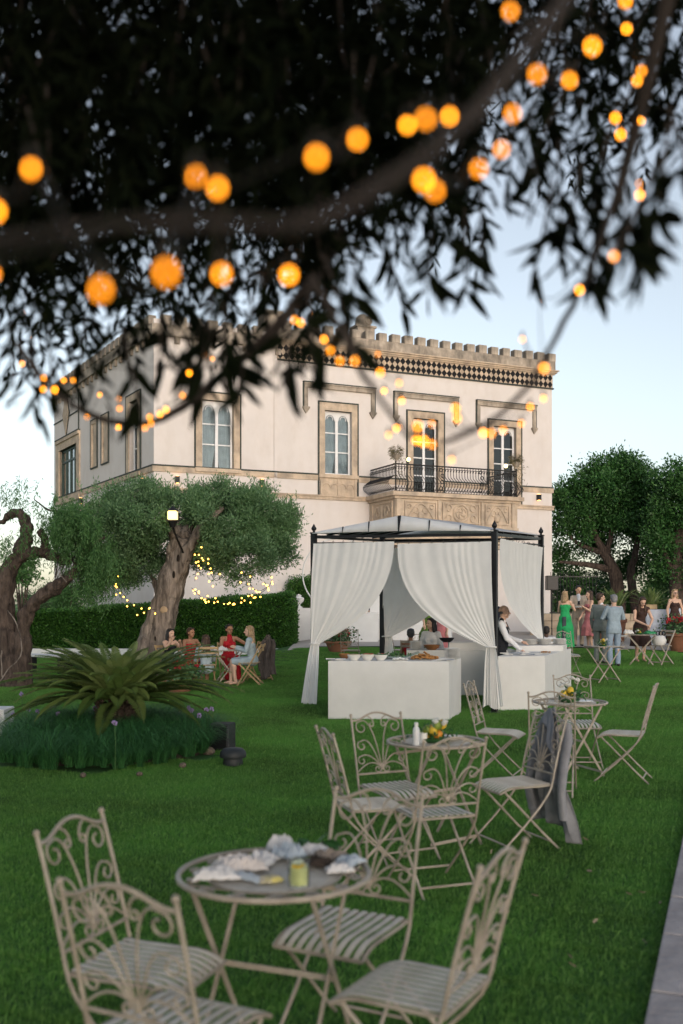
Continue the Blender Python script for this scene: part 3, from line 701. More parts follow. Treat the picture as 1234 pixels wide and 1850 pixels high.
for (px, py, dy, rx, rz) in ((215, 960, 0, .85, .85), (190, 1010, .3, .6, .6), (270, 935, -.3, .9, .6), (330, 915, .3, 1.0, .45), (400, 935, 0, 1.0, .7), (470, 945, 0, .8, .8), (440, 1000, -.2, .95, .65), (500, 985, .2, .5, .75), (380, 985, .6, .9, .6), (240, 1020, .4, .8, .5), (420, 905, .5, 1.0, .35), (300, 985, 1.0, 1.1, .6), (255, 900, .4, .9, .35), (500, 930, 0, .4, .5), (160, 935, 0, .35, .4)):
    p = O(px, py, dy); ob.append((p.x, p.y, p.z, rx, rx*1.1, rz))
def olive_keep(p):       # the pruned gap round the trunk
    px = CX+p[:, 0]/p[:, 1]*FP; py = YH-(p[:, 2]-HC)/p[:, 1]*FP; xc = 272+(1190-py)*.27
    return ~((p[:, 1] < 22.15) & (py > 950) & (np.abs(px-xc) < 30))
crown(olive, ob, 40, 125000, .105, .09, .028, M_olive, 21, shell=.5, up=.5, keep=olive_keep)
r = np.random.default_rng(5); tips = []
for px in list(r.uniform(150, 535, 46)):
    p = O(px, 905+r.uniform(-15, 10)+abs(px-345)*.06, r.uniform(-.8, .8)); n = 26
    t = np.linspace(0, 1, n)[:, None]; bend = r.normal(size=3)*.12; bend[2] = 0
    tips.append(np.array(p)+t*np.array([0, 0, r.uniform(.25, .6)])+t*t*bend)
tp = np.concatenate(tips); dd = r.normal(size=(len(tp), 3))*.6+[0, 0, .8]
inst('shoots', quads_mesh('shoots', leaves(tp, dd, .085, .022, r), M_olive, r.random(len(tp))), olive)
# ---- fairy lights in the olive
M_fairy = emission('fairy_light', (1.0, .50, .07), 5)
M_wire = mat('light_wire', (.03, .025, .02), .6)
def garland(name, label, pts, step, m, r_bulb, wire_r, cat='string lights', group=None, jit=.03, mesh=None, seed=1, closed=False):
    g = thing(name, label, cat, (0, 0, 0), 0, group); rr = random.Random(seed)
    q = MB(); fine = []
    pts = [Vector(p) for p in pts]
    for i in range(len(pts)-1):
        p0 = pts[max(i-1, 0)]; p1 = pts[i]; p2 = pts[i+1]; p3 = pts[min(i+2, len(pts)-1)]
        for k in range(10):
            t = k/10; fine.append(.5*((2*p1)+(p2-p0)*t+(2*p0-5*p1+4*p2-p3)*t*t+(3*p1-p0-3*p2+p3)*t**3))
    fine.append(pts[-1]); q.tube(fine, wire_r, 4); q.build('wire', M_wire, g)
    acc = 0; me = mesh or MB().ell((0, 0, 0), r_bulb, 6, 4).mesh('bulb', m)
    cnt = 0
    for i in range(1, len(fine)):
        acc += (fine[i]-fine[i-1]).length
        while acc > step and cnt < 290:
            acc -= step; cnt += 1
            inst('bulb', me, g, loc=fine[i]+Vector([rr.gauss(0, jit) for _ in range(3)]))
    return g, fine
bme = MB().ell((0, 0, 0), .017, 6, 4).mesh('bulb', M_fairy)
og = 'strings of warm lights looped under the olive crown'
garland('string_lights', 'short string of warm lights hanging from the left underside of the olive crown', [O(200, 1035, -.9), O(215, 1060, -.9), O(235, 1090, -.9), O(262, 1098, -.8), O(282, 1102, -.6)], .085, M_fairy, .017, .006, group=og, mesh=bme, seed=2, jit=.05)
garland('string_lights', 'narrow loop of warm lights beside the right edge of the olive trunk', [O(352, 1050, -.7), O(357, 1010, -.9), O(365, 992, -1), O(375, 1020, -1), O(388, 1048, -1), O(402, 1042, -1)], .085, M_fairy, .017, .006, group=og, mesh=bme, seed=3, jit=.05)
garland('string_lights', 'long low swag of warm lights below the right half of the olive crown', [O(346, 1062, -.6), O(370, 1082, -1), O(410, 1090, -1.1), O(450, 1082, -1.1), O(480, 1065, -1), O(492, 1048, -.9)], .06, M_fairy, .017, .006, group=og, mesh=bme, seed=4, jit=.05)
garland('string_lights', 'upper right strand of warm lights dropping out of the olive crown', [O(438, 1030, -.9), O(450, 1052, -1), O(465, 1068, -1.05), O(484, 1060, -1)], .08, M_fairy, .017, .006, group=og, mesh=bme, seed=5, jit=.05)
# lantern on a pole
lx = O(312, 931, -1.15)
lt = thing('lantern', 'lit glass lantern held by a dark bracket against the olive crown', 'lantern', (lx.x, lx.y, 0))
q = MB(); q.tube([(0, 0, lx.z-.2), (.02, .1, lx.z-.35), (.12, .62, lx.z-.75)], .022, 6); q.tube([(0, 0, lx.z-.25), (0, 0, lx.z-.13)], [.05, .1], 8); q.build('bracket', M_iron, lt)
MB().bbox(-.095, .095, -.095, .095, lx.z-.10, lx.z+.09, .02).build('lantern_glass', emission('lantern_glow', (1, .70, .24), 1.5), lt)
q = MB(); q.lathe([(.13, lx.z+.092), (.09, lx.z+.13), (.03, lx.z+.17), (.01, lx.z+.2)], 8); q.box(-.11, .11, -.11, .11, lx.z-.125, lx.z-.102); q.build('lantern_cap', M_iron, lt)
# ---- pepper tree, left
pep = thing('pepper_tree', 'twisted dark pepper tree trunk with bare curling limbs and drooping green fronds', 'tree', (0, 0, 0))
PY_ = 20.6
def Q(px, py, dy=0): return P(px, py, PY_+dy)
q = MB()
limb(q, [Q(22, 1246), Q(22, 1180), Q(10, 1110), Q(8, 1060), Q(20, 1020), Q(45, 1002), Q(78, 1000), Q(110, 1008), Q(132, 1016)], [.46, .31, .21, .20, .165, .145, .115, .10, .075], 14, .02, 11)
limb(q, [Q(38, 1246, -.1), Q(40, 1180, -.1), Q(44, 1120, -.1), Q(70, 1082, -.2), Q(100, 1060, -.3), Q(128, 1040, -.3), Q(142, 1022, -.2)], [.27, .20, .16, .145, .13, .12, .09], 12, .02, 12)
limb(q, [Q(36, 1003), Q(47, 975), Q(46, 945), Q(34, 927), Q(16, 932), Q(2, 944), Q(-30, 935)], [.19, .15, .125, .11, .08, .06, .05], 10, .01, 13)
limb(q, [Q(78, 1000), Q(82, 980), Q(76, 965), Q(72, 958)], [.12, .09, .08, .10], 8, .01, 14)
limb(q, [Q(-5, 1246), Q(-10, 1150), Q(-8, 1080), Q(-30, 1000), Q(-70, 900)], [.3, .2, .18, .14, .1], 10, .02, 15)
tp_ = q.build('trunk', M_barkd, pep); gnarl(tp_, .12, .16, 'pepper_noise')
q = MB()
for k in range(34):
    rr = random.Random(k); x = rr.uniform(95, 150); y = rr.uniform(975, 1010)
    q.tube([Q(x, y, rr.uniform(-.4, .4)), Q(x+rr.uniform(-8, 8), y+25, 0), Q(x+rr.uniform(-12, 12), y+rr.uniform(40, 70), 0)], [.012, .008, .004], 4)
limb(q, [Q(138, 1000), Q(145, 965), Q(130, 935), Q(100, 925)], [.06, .05, .03, .02], 5); limb(q, [Q(138, 1020), Q(165, 985), Q(190, 970)], [.08, .05, .02], 5)
limb(q, [Q(60, 900, .5), Q(85, 920, .3), Q(120, 930, .3), Q(140, 960)], [.01, .02, .03, .05], 5)
q.build('twigs', M_barkd, pep)
r = np.random.default_rng(31); SP = []; DR = []; 
def strand(px, py, dy, ln, n=60):
    t = np.linspace(0, 1, n)[:, None]; o_ = np.array(Q(px, py, dy)); sway = r.normal(size=3)*.10; sway[2] = 0
    SP.append(o_+t*[0, 0, -ln]+t*(1-t)*sway*2+r.normal(size=(n, 3))*.035); DR.append(r.normal(size=(n, 3))*.55+[0, 0, -.8])
for k in range(210):
    px = r.normal(128, 26); py = r.normal(932, 20)+abs(px-130)*.15; strand(px, py, r.uniform(-.8, .8), r.uniform(.3, .8))
for k in range(170):
    px = r.normal(172, 17); strand(px, r.normal(1005, 20), r.uniform(-.7, .7), r.uniform(.35, .85))
for k in range(26): strand(r.uniform(-10, 70), r.uniform(860, 905), r.uniform(-.5, .5), r.uniform(.2, .5), 26)
for k in range(18): strand(r.uniform(-12, 22), r.uniform(960, 1000), r.uniform(-.5, .5), r.uniform(.3, .5), 26)
for k in range(12): strand(r.uniform(50, 75), r.uniform(1000, 1015), r.uniform(-.3, .3), r.uniform(.15, .3), 26)
SPa = np.concatenate(SP); DRa = np.concatenate(DR)
inst('fronds', quads_mesh('fronds', leaves(SPa, DRa, r.uniform(.07, .13, len(SPa)), .018, r), M_pepper, r.beta(1.3, 2, len(SPa))), pep)
# vine stems on the pepper trunk
q = MB()
for pts in ([Q(-2, 1235, -.75), Q(14, 1210, -.7), Q(34, 1190, -.62), Q(39, 1170, -.6), Q(34, 1140, -.5), Q(26, 1120, -.5), Q(14, 1103, -.45)], [Q(4, 1225, -.75), Q(2, 1190, -.7), Q(3, 1175, -.65)], [Q(106, 1035, -.58), Q(120, 1052, -.56)]): limb(q, pts, [.012]*len(pts), 5, .01)
q.build('vine_stem', M_bark, pep)
# ---- hedge
hd = thing('hedge', 'long dark green clipped hedge behind the olive tree', 'hedge', (0, 0, 0))
ha = P(28, 1165, 33.5); hb = Vector((-1.62, 33.2, 0)); hb2 = Vector((-1.2, 35.2, 0))
A0 = Vector((ha.x, 33.5, 0)); 
def htop(x): t = (x-A0.x)/(hb.x-A0.x); return 1.32+(2.0-1.32)*t+.03*math.sin(x*3)
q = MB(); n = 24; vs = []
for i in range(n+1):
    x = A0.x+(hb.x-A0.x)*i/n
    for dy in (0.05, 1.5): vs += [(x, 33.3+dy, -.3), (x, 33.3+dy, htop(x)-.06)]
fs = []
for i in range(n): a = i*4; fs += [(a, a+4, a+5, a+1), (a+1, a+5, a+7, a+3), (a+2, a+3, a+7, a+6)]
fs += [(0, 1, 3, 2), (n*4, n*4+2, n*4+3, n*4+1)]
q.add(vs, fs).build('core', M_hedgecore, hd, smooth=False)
r = np.random.default_rng(3); N = 64000
x = r.uniform(A0.x, hb.x, N); f = r.random(N); ht = np.array([htop(v) for v in x])
z = r.uniform(.0, 1, N)*ht; y = 33.3-.05+r.normal(0, .045, N)+.03*np.sin(x*2.1)+.05*np.sin(z*5+x*3)
tp_m = f < .22; y[tp_m] = 33.25+r.uniform(0, 1.6, tp_m.sum()); z[tp_m] = ht[tp_m]+r.normal(0, .035, tp_m.sum())
en = (f > .22) & (f < .3); x[en] = hb.x+r.normal(0.03, .04, en.sum()); y[en] = 33.25+r.uniform(0, 1.5, en.sum())
d = r.normal(size=(N, 3))*.7+np.where(tp_m[:, None], [0, 0, 1], [0, -1, .2])
inst('leaves', quads_mesh('leaves', leaves(np.stack([x, y, z], 1), d, r.uniform(.05, .095, N), .045, r), M_hedge, r.beta(1.2, 2.2, N)), hd)
r = np.random.default_rng(4)
tag(MB().box(A0.x, hb.x+.5, 32.85, 33.15, -.2, .2).build('garden_kerb', M_whitebox, smooth=False), 'low white rendered kerb along the foot of the hedge', 'kerb')
def bush(name, label, px, py, Y, rx, rz, m, n=9000, seed=0, cat='shrub', L=.09, W=.04, group=None, ry=None):
    c = P(px, py, Y); t_ = thing(name, label, cat, (c.x, c.y, G(c.x, c.y)), 0, group)
    rng = np.random.default_rng(seed); ry = ry or rx
    cen = blob_centres([(0, 0, c.z-G(c.x, c.y), rx, ry, rz)]+[(rng.uniform(-.6, .6)*rx, rng.uniform(-.5, .5)*ry, c.z-G(c.x, c.y)+rng.uniform(-.5, .6)*rz, rx*.5, ry*.5, rz*.5) for _ in range(5)], 40, rng, .3)
    V = clumps(cen, n, .12, L, W, rng)
    inst('foliage', quads_mesh('foliage', V, m, rng.beta(1.2, 2, n)), t_)
    q = MB()
    for k in range(5):
        a = k*1.25; q.tube([(0, 0, 0), (rx*.3*math.cos(a), ry*.3*math.sin(a), (c.z-G(c.x, c.y))*.6), (rx*.6*math.cos(a), ry*.6*math.sin(a), c.z-G(c.x, c.y)+rz*.2)], [.05, .035, .015], 6)
    q.build('stem', M_barkd, t_); return t_
bush('shrub', 'loose grey green shrub behind the left end of the hedge', 85, 1090, 37, 1.1, .75, M_olive, 12000, 1)
bush('shrub', 'bright green shrub below the drooping pepper fronds', 128, 1085, 35.5, .7, .6, M_pepper, 8000, 2)
bush('shrub', 'small round green bush glimpsed through the twisted trunk on the left', 40, 1035, 36, .45, .7, M_pepper, 3000, 3, L=.13, W=.07)
bush('shrub', 'clipped green bush beside the white plinth and gazebo post', 545, 1078, 38, .75, .65, M_hedge, 16000, 4)
tag(MB().box(P(40, 1100, 44).x, P(232, 1100, 44).x, 44, 44.3, -.5, 2.0).build('garden_wall', M_white, smooth=False), 'pale garden wall seen between the twisted trunk and the hedge', 'wall')
tag(MB().box(P(438, 1100, 35.6).x, P(500, 1100, 35.6).x, 35.5, 35.7, -.5, 2.4).build('garden_wall', M_white, smooth=False), 'cream garden wall just above the hedge under the olive lights', 'wall')
# ---- cycads
def frond_mesh(L, seed, arch=.5, nl=84, m=None):
    rng = np.random.default_rng(seed); V = []
    N = 14; spine = []
    for i in range(N+1):
        t = i/N; spine.append((0, L*(t-.10*t*t*arch), L*(math.sin(t*1.5)*.45*arch-t*t*.42*arch)))
    sp = np.array(spine)
    for i in range(nl):
        t = .10+.90*i/nl; k = min(int(t*N), N-1); f = t*N-k; p = sp[k]*(1-f)+sp[k+1]*f; tan = unit(sp[k+1]-sp[k]); w_ = L*.092*math.sin(PI*min(1, .14+t*.90))**.6+.01
        for sg in (-1, 1):
            d = unit(np.array([sg*.85, 0, .30])+tan*.55+rng.normal(size=3)*.05); nn = unit(np.cross(d, tan)); s_ = unit(np.cross(nn, d))*.0030*max(1, L)
            V.append(np.stack([p-s_, p+s_, p+d*w_*.6+s_*.8+[0, 0, .0], p+d*w_+[0, 0, -.02*L]]))
    # rachis
    for k in range(N):
        a_ = sp[k]; b_ = sp[k+1]; s_ = np.array([.009*(1.1-k/N), 0, 0]); V.append(np.stack([a_-s_, a_+s_, b_+s_, b_-s_]))
    V = np.array(V); v = np.full(len(V), rng.uniform(0, .75))+rng.uniform(0, .25, len(V))
    return quads_mesh('frond', V, m or M_cycad, v)
def cycad(name, label, loc, L, nf, trunk_r, trunk_h, seed, emin=-.15, emax=1.25, group=None, z0=0):
    t_ = thing(name, label, 'cycad', loc, 0, group); rr = random.Random(seed)
    q = MB(); q.lathe([(trunk_r*.8, z0), (trunk_r, z0+trunk_h*.4), (trunk_r*.95, z0+trunk_h*.8), (trunk_r*.4, z0+trunk_h)], 14)
    for k in range(110):
        a = k*2.4; z = z0+trunk_h*(k/110); R = trunk_r*.98
        q.tube([(R*math.cos(a), R*math.sin(a), z), ((R+.06)*math.cos(a), (R+.06)*math.sin(a), z+.06)], [.028, .012], 4)
    q.build('trunk', M_barkd, t_)
    ms = [frond_mesh(L*rr.uniform(.85, 1.08), seed*10+i, rr.uniform(.35, .8)) for i in range(7)]
    for i in range(nf):
        a = i*2.39996; t = (i+.5)/nf; el = emin+(emax-emin)*(t**.8)+rr.uniform(-.1, .1)
        M = Matrix.Translation((math.cos(a)*.04, math.sin(a)*.04, z0+trunk_h*.93))@Matrix.Rotation(a-PI/2, 4, 'Z')@Matrix.Rotation(el, 4, 'X')@Matrix.Scale(rr.uniform(.82, 1.06)*(1-.25*t), 4)
        inst('frond', ms[i % 7], t_, M)
    return t_
cy = P(213, 1340, 11.8)
cycad('cycad', 'big low sago cycad with arching feathery fronds in the round planting bed', (cy.x, 11.8, 0), 1.52, 155, .22, .56, 3, -.20, .74)
# planting bed: soil, liriope blades, purple flowers, edging rocks
BC = Vector((-2.68, 11.55, 0))
MB().lathe([(1.12, -.02), (1.08, .02), (.9, .07), (.02, .10)], 40, c=BC).build('planting_bed', M_soil, kind='structure')
def tuft():
    r = np.random.default_rng(8); V = []
    for _ in range(120):
        a = r.uniform(0, 2*PI); L = r.uniform(.38, .66); w_ = .007; lean = r.uniform(.35, 1.15); cdir = np.array([math.cos(a), math.sin(a)]); s_ = np.array([-cdir[1], cdir[0], 0])*w_/2
        o_ = np.array([r.normal(0, .02), r.normal(0, .02), 0]); prev = o_; pw = 1.0
        for k in range(1, 5):
            t = k/4; rad = L*lean*(t**1.3); z = L*(math.sin(t*1.9*(.6+lean*.6))/1.35)*.85; c = o_+np.array([cdir[0]*rad, cdir[1]*rad, z]); nw = 1-t*.85
            V.append(np.stack([prev-s_*pw, prev+s_*pw, c+s_*nw, c-s_*nw])); prev = c; pw = nw
    V = np.array(V); return quads_mesh('blades', V, M_mondo, np.repeat(r.random(120), 4))
tm = [tuft() for _ in range(1)]
r = random.Random(12); bed = thing('liriope_bed', 'dense ring of dark green strap leaved tufts round the cycad', 'ground cover', BC)
cnt = 0
while cnt < 290:
    a = r.uniform(0, 2*PI); R = math.sqrt(r.uniform(.04, 1)); x, y = 1.22*R*math.cos(a), 1.52*R*math.sin(a)
    if R < .30: continue
    sc_ = r.uniform(.75, 1.12)*(1-.28*max(0, R-.75)/.25)
    inst('tuft', tm[0], bed, Matrix.Translation((x, y, .02))@Matrix.Rotation(r.uniform(0, 6.3), 4, 'Z')@Matrix.Diagonal((sc_, sc_, sc_*r.uniform(.8, 1.1), 1))); cnt += 1
M_purple = mat('lilac_petal', (.36, .27, .52), .7, var=.2, trans=.2); M_stem = mat('flower_stem', (.06, .14, .04), .6)
FLB = ['lilac flower just right of the cycad trunk, the tallest of three', 'lilac flower standing in front of the cycad trunk', 'lilac flower at the left of the cycad trunk', 'lilac flower above the left part of the strap leaves', 'lilac flower at the far left of the bed, the upper one of a pair', 'lilac flower left of the middle of the bed, close to a taller bloom', 'lilac flower low among the strap leaves at the front left', 'lilac flower between the cycad trunk and the left blooms', 'lilac flower under the right hand fronds of the cycad', 'second lilac flower under the right hand fronds, slightly lower', 'lilac flower closest to the black box loudspeaker', 'lilac flower at the left end of the bed near the white cube', 'lone lilac flower rising behind the bed on the left lawn', 'low lilac flower at the right edge of the bed', 'small lilac flower left of the middle fronds of the cycad']
for i, (px, py, dy) in enumerate(((383, 1281, 0), (207, 1306, -1.6), (172, 1279, .2), (93, 1276, .8), (51, 1282, .6), (68, 1286, .6), (48, 1323, -.5), (150, 1287, .6), (341, 1279, .4), (346, 1284, .3), (373, 1283, 0), (24, 1292, .2), (39, 1254, 1.2), (360, 1293, -.2), (105, 1290, .2))):
    y = 11.6+dy; p = P(px, py, y); f_ = thing('lilac_flower', FLB[i], 'flower', (p.x, y, 0), 0, 'lilac flowers rising from the planting bed')
    MB().tube([(0, .02, .03), (.01, .01, p.z*.6), (0, 0, p.z)], .004, 4).build('stem', M_stem, f_)
    q = MB()
    for k in range(11):
        d = Vector([r.gauss(0, 1) for _ in range(3)]).normalized(); q.ell(Vector((0, 0, p.z))+d*.022, (.010, .010, .013), 5, 4)
    q.build('flower_head', M_purple, f_)
M_rock = mat('brown_rock', (.14, .11, .085), .9, var=.3, scale=12, bump=.5)
for i, (px, py, s_) in enumerate(((377, 1362, .075), (330, 1388, .045), (150, 1406, .04), (252, 1404, .035), (366, 1345, .05))):
    Y = FP*HC/(py-YH); p = P(px, py, Y)
    tag(MB().ell((0, 0, 0), (s_, s_*.8, s_*.7), 7, 5).build('rock', M_rock, None, loc=(p.x, Y, .03), rz=i), ('brown rock at the right edge of the planting bed', 'small stone at the front right edge of the planting bed', 'small stone at the front left edge of the planting bed', 'small stone at the front middle of the planting bed', 'stone beside the black box at the planting bed')[i], 'rock')
# ---- right: big ficus trees
def ficus(label, base, trunks, blobs, seed, n=90000):
    t_ = thing('ficus_tree', label, 'tree', (0, 0, 0), 0, 'dense dark trees beyond the terrace')
    q = MB()
    for pts, rs in trunks: limb(q, pts, rs, 9, .03, seed)
    o_ = q.build('trunk', M_barkd, t_)
    crown(t_, blobs, 17, n, .22, .17, .085, M_ficus, seed, shell=.35)
    return t_
FY = 46
def F(px, py, dy=0): return P(px, py, FY+dy)
def fb(px, py, dy, rx, rz): p = F(px, py, dy); return (p.x, p.y, p.z, rx, rx*.9, rz)
ficus('wide dark green ficus tree beside the right corner of the house', None,
      [([F(1118, 1120), F(1112, 1040), F(1092, 1000), F(1072, 960), F(1060, 920)], [.34, .28, .2, .13, .06]), ([F(1112, 1045), F(1098, 1010), F(1105, 960), F(1120, 900)], [.2, .14, .1, .05]), ([F(1090, 1000), F(1050, 985), F(1025, 965)], [.13, .09, .04]), ([F(1105, 1030), F(1060, 1020), F(1010, 1015)], [.18, .12, .05]), ([F(1150, 1120), F(1140, 1040), F(1148, 1000), F(1155, 940)], [.22, .19, .14, .07])],
      [fb(1035, 905, 0, 1.2, 1.0), fb(1075, 880, 0, 1.6, 1.1), fb(1120, 860, 0, 1.7, 1.0), fb(1150, 880, .5, 1.5, 1.2), fb(1030, 950, 0, 1.1, .8), fb(1090, 930, .5, 2.0, 1.0), fb(1150, 930, 0, 1.6, 1.2), fb(1180, 960, 0, 1.3, 1.1), fb(1025, 1005, 1, .9, .5), fb(1075, 985, 1.5, 1.2, .45), fb(1160, 1015, 1, 1.0, .6), fb(1120, 850, 0, 1.0, .8), fb(1040, 1045, 1.5, 1.2, .4), fb(1110, 1030, 1.8, 1.0, .4)], 51, 60000)
ficus('dark ficus tree at the right edge of the view', None,
      [([F(1235, 1120, -3), F(1222, 1040, -3), F(1228, 960, -3), F(1240, 900, -3)], [.4, .34, .25, .1]), ([F(1222, 1045, -3), F(1200, 1000, -3), F(1192, 970, -3)], [.2, .14, .06])],
      [fb(1222, 870, -3, 1.0, .8), fb(1215, 915, -3, 1.1, 1.0), fb(1240, 950, -3, 1.6, 1.6), fb(1205, 980, -3, .9, .7), fb(1222, 1030, -2.6, 1.0, .9), fb(1290, 900, -3, 2.0, 2.0), fb(1198, 1045, -2, .8, .5), fb(1290, 1010, -3, 2, 1.6)], 52, 46000)
# far dark tree mass and hedge low at the back
def farrow(name, label, x0, x1, Y, z0, z1, n, seed, m=M_ficus, L=.24):
    r = np.random.default_rng(seed); t_ = thing(name, label, 'trees', (0, 0, 0)); xs = r.uniform(x0, x1, n)
    top = z1*(.82+.18*np.sin(xs*1.3+seed)*np.sin(xs*.53)); z = z0+(top-z0)*r.beta(1.4, 1.2, n); y = Y+r.normal(0, .8, n)
    inst('foliage', quads_mesh('foliage', leaves(np.stack([xs, y, z], 1), r.normal(size=(n, 3)), r.uniform(.5, 1, n)*L, L*.45, r), m, r.beta(1.2, 2, n)), t_)
farrow('background_shrubs', 'mass of dark shrubs under the ficus trees', 10.0, 21, 50, .2, 3.4, 22000, 61)
farrow('background_shrubs', 'low green shrubs on the horizon left of the twisted tree', -22, -11.5, 46, -.3, 1.6, 9000, 62, M_olive)
# cycads in planters + pots on the terrace
def pot(parent, r1, r2, h, m=M_terra, z=0):
    MB().lathe([(r1, z), (r1*1.05, z+.03), (r2*.93, z+h*.82), (r2*1.08, z+h*.84), (r2*1.08, z+h), (r2*.95, z+h), (r2*.9, z+h*.9), (.01, z+h*.9)], 20).build('pot', m, parent)
for (px, Y, zt, L, lb) in ((1114, 31.5, 1.05, .95, 'sago cycad with upright bright fronds in a terracotta pot left of the white tables'), (1176, 32.5, 1.15, 1.0, 'sago cycad with spreading dark fronds in a terracotta pot behind the white tables'), (1083, 34, 1.0, .9, 'dark cycad standing behind the beige suited man')):
    x = (px-CX)/FP*Y; g_ = G(x, Y)
    c_ = cycad('potted_cycad', lb, (x, Y, g_), L, 44, .15, .28, int(px), .12 if px != 1114 else .75, 1.3, 'potted cycads on the terrace', z0=zt-.35)
    pot(c_, .22, .30, zt-.3)
# ================================================================== overhanging tree close to the camera
ov = thing('overhanging_tree', 'dark blurred branches and narrow leaves hanging over the top of the view', 'tree', (0, 0, 0))
def BD_(d): return 31.5/(d*.84+1.6)          # blur-disc size (photo px) -> distance
q = MB()
limb(q, [P(-500, 330, .9), P(-150, 440, .75), P(60, 425, .66), P(250, 405, .62), P(430, 405, .62), P(560, 400, .62), P(690, 335, .66), P(800, 255, .7), P(880, 180, .75), P(950, 90, .8), P(1030, -20, .88), P(1150, -250, 1.0)],
     [.012, .007, .0033, .0036, .0038, .004, .0046, .0052, .0054, .006, .0075, .012], 8, .002, 71)
limb(q, [P(1150, -250, 1.0), P(900, -700, 1.3), P(300, -900, 1.6), P(-600, -500, 1.8), P(-1400, 100, 1.6), P(-2400, 900, 1.2), Vector((-2.3, .9, -.1))], [.024, .05, .08, .1, .13, .17, .25], 10, .01, 72)
limb(q, [P(1250, -200, 1.6), P(1170, 150, 1.7), P(1110, 360, 1.8), P(1068, 480, 1.8), P(1020, 580, 1.75), P(960, 690, 1.7), P(880, 765, 1.65), P(800, 800, 1.6)], [.02, .012, .008, .0065, .0055, .005, .005, .004], 6, .003, 73)
limb(q, [P(560, 500, 1.5), P(620, 600, 1.5), P(660, 680, 1.5), P(700, 740, 1.5), P(740, 790, 1.5)], [.007, .006, .005, .004, .003], 6, .002, 74)
limb(q, [P(30, 620, 2.1), P(90, 700, 2.1), P(170, 752, 2.1), P(260, 765, 2.1), P(330, 735, 2.1), P(410, 670, 2.1), P(480, 610, 2.1), P(540, 540, 2.1), P(620, 420, 2.2)], [.006, .006, .007, .008, .009, .011, .012, .013, .018], 6, .002, 75)
for k in range(4):
    rr = random.Random(k+300); x = rr.uniform(-200, 1300); dd = rr.uniform(1.7, 3.0)
    limb(q, [P(x, -300, dd), P(x+rr.uniform(-80, 80), 0, dd), P(x+rr.uniform(-120, 120), rr.uniform(150, 330), dd)], [.007, .004, .002], 5, .01, k)
q.build('branch', M_branch, ov)
# lower outline of the foliage, as columns of the photograph
OUT = [(-600, 700), (0, 690), (50, 712), (95, 700), (130, 668), (200, 700), (250, 690), (300, 640), (340, 660), (400, 690), (440, 655), (480, 640), (540, 662), (585, 610), (620, 560), (680, 530), (730, 515), (770, 500), (810, 510), (860, 500), (900, 400), (915, 330), (935, 300), (985, 350), (1010, 400), (1060, 430), (1100, 440), (1150, 430), (1200, 380), (1300, 360), (1800, 300)]
def outl(x): return outl0(x)-48
def outl0(x):
    for (a, b), (c, d) in zip(OUT, OUT[1:]):
        if a <= x <= c: return b+(d-b)*(x-a)/(c-a)
    return 300
r = np.random.default_rng(77)
def dens(px, py):
    o_ = outl(px); v = (o_-py)/150
    d = min(1, max(0, (v*.55)**1.25+.13))
    if px > 870: d *= .5 if py > 60 else .75
    if px > 1120: d *= .8
    if 590 < px < 830 and py > 400: d *= .62
    d *= .62+.38*math.sin(px*.021+1.3*math.sin(py*.013))*math.sin(py*.03+px*.007)+(.25 if py < 330 and px < 850 else 0)
    return d
TW = []; twq = MB()
def spray(px, py, Y, n, ln, lean):
    p = np.array(P(px, py, Y)); lean = np.array(lean); t = np.linspace(0, 1, n)[:, None]
    pts = p+t*np.array([lean[0], lean[1], -ln])+t*t*np.array([0, 0, -ln*.3])
    d = r.normal(size=(n, 3))*.55+np.array([lean[0]*2, lean[1]*2, -.75])
    if r.random() < .12: twq.tube([tuple(pts[0]-[lean[0]*.3, 0, -ln*.3]), tuple(pts[n//2]), tuple(pts[-1])], [.0035, .0025, .0012], 4, cap=False)
    return pts, d
PP = []; DD = []; LL = []
N = 0; target = 6200; tries = 0
while N < target and tries < 90000:
    tries += 1
    px = r.uniform(-750, 1900); py = r.uniform(-700, 720)
    if px < 0 or px > CX*2 or py < 0:
        if r.random() > .45: continue
    if py > outl(px)-8 or r.random() > dens(px, py): continue
    Y = r.uniform(1.9, 3.6) if r.random() < .8 else r.uniform(3.6, 5.4)
    a, d = spray(px, py-35, Y, int(r.integers(7, 13)), r.uniform(.07, .17), (r.normal()*.05, r.normal()*.05)); PP.append(a); DD.append(d); N += 1
PPa = np.concatenate(PP); DDa = np.concatenate(DD); n = len(PPa)
def leaf6(pos, dirs, L, W, rng):       # bent two-quad leaf
    d = unit(dirs); s = unit(np.cross(d, unit(rng.normal(size=d.shape)))); nn = np.cross(d, s); L = L[:, None]; W = W[:, None]
    a = pos; b = pos+d*L*.33; c = pos+d*L*.68-nn*L*.05; e = pos+d*L-nn*L*.16
    q1 = np.stack([a, b+s*W*.48, c+s*W*.36, e], 1); q2 = np.stack([a, e, c-s*W*.36, b-s*W*.48], 1)
    return np.concatenate([q1, q2])
VV = leaf6(PPa, DDa, r.uniform(.045, .085, n), r.uniform(.011, .018, n), r); vv = r.beta(1.2, 2.5, n); vv = np.concatenate([vv, vv])
o_ = inst('foliage', quads_mesh('foliage', VV, M_canopy, vv), ov); o_['kind'] = 'stuff'
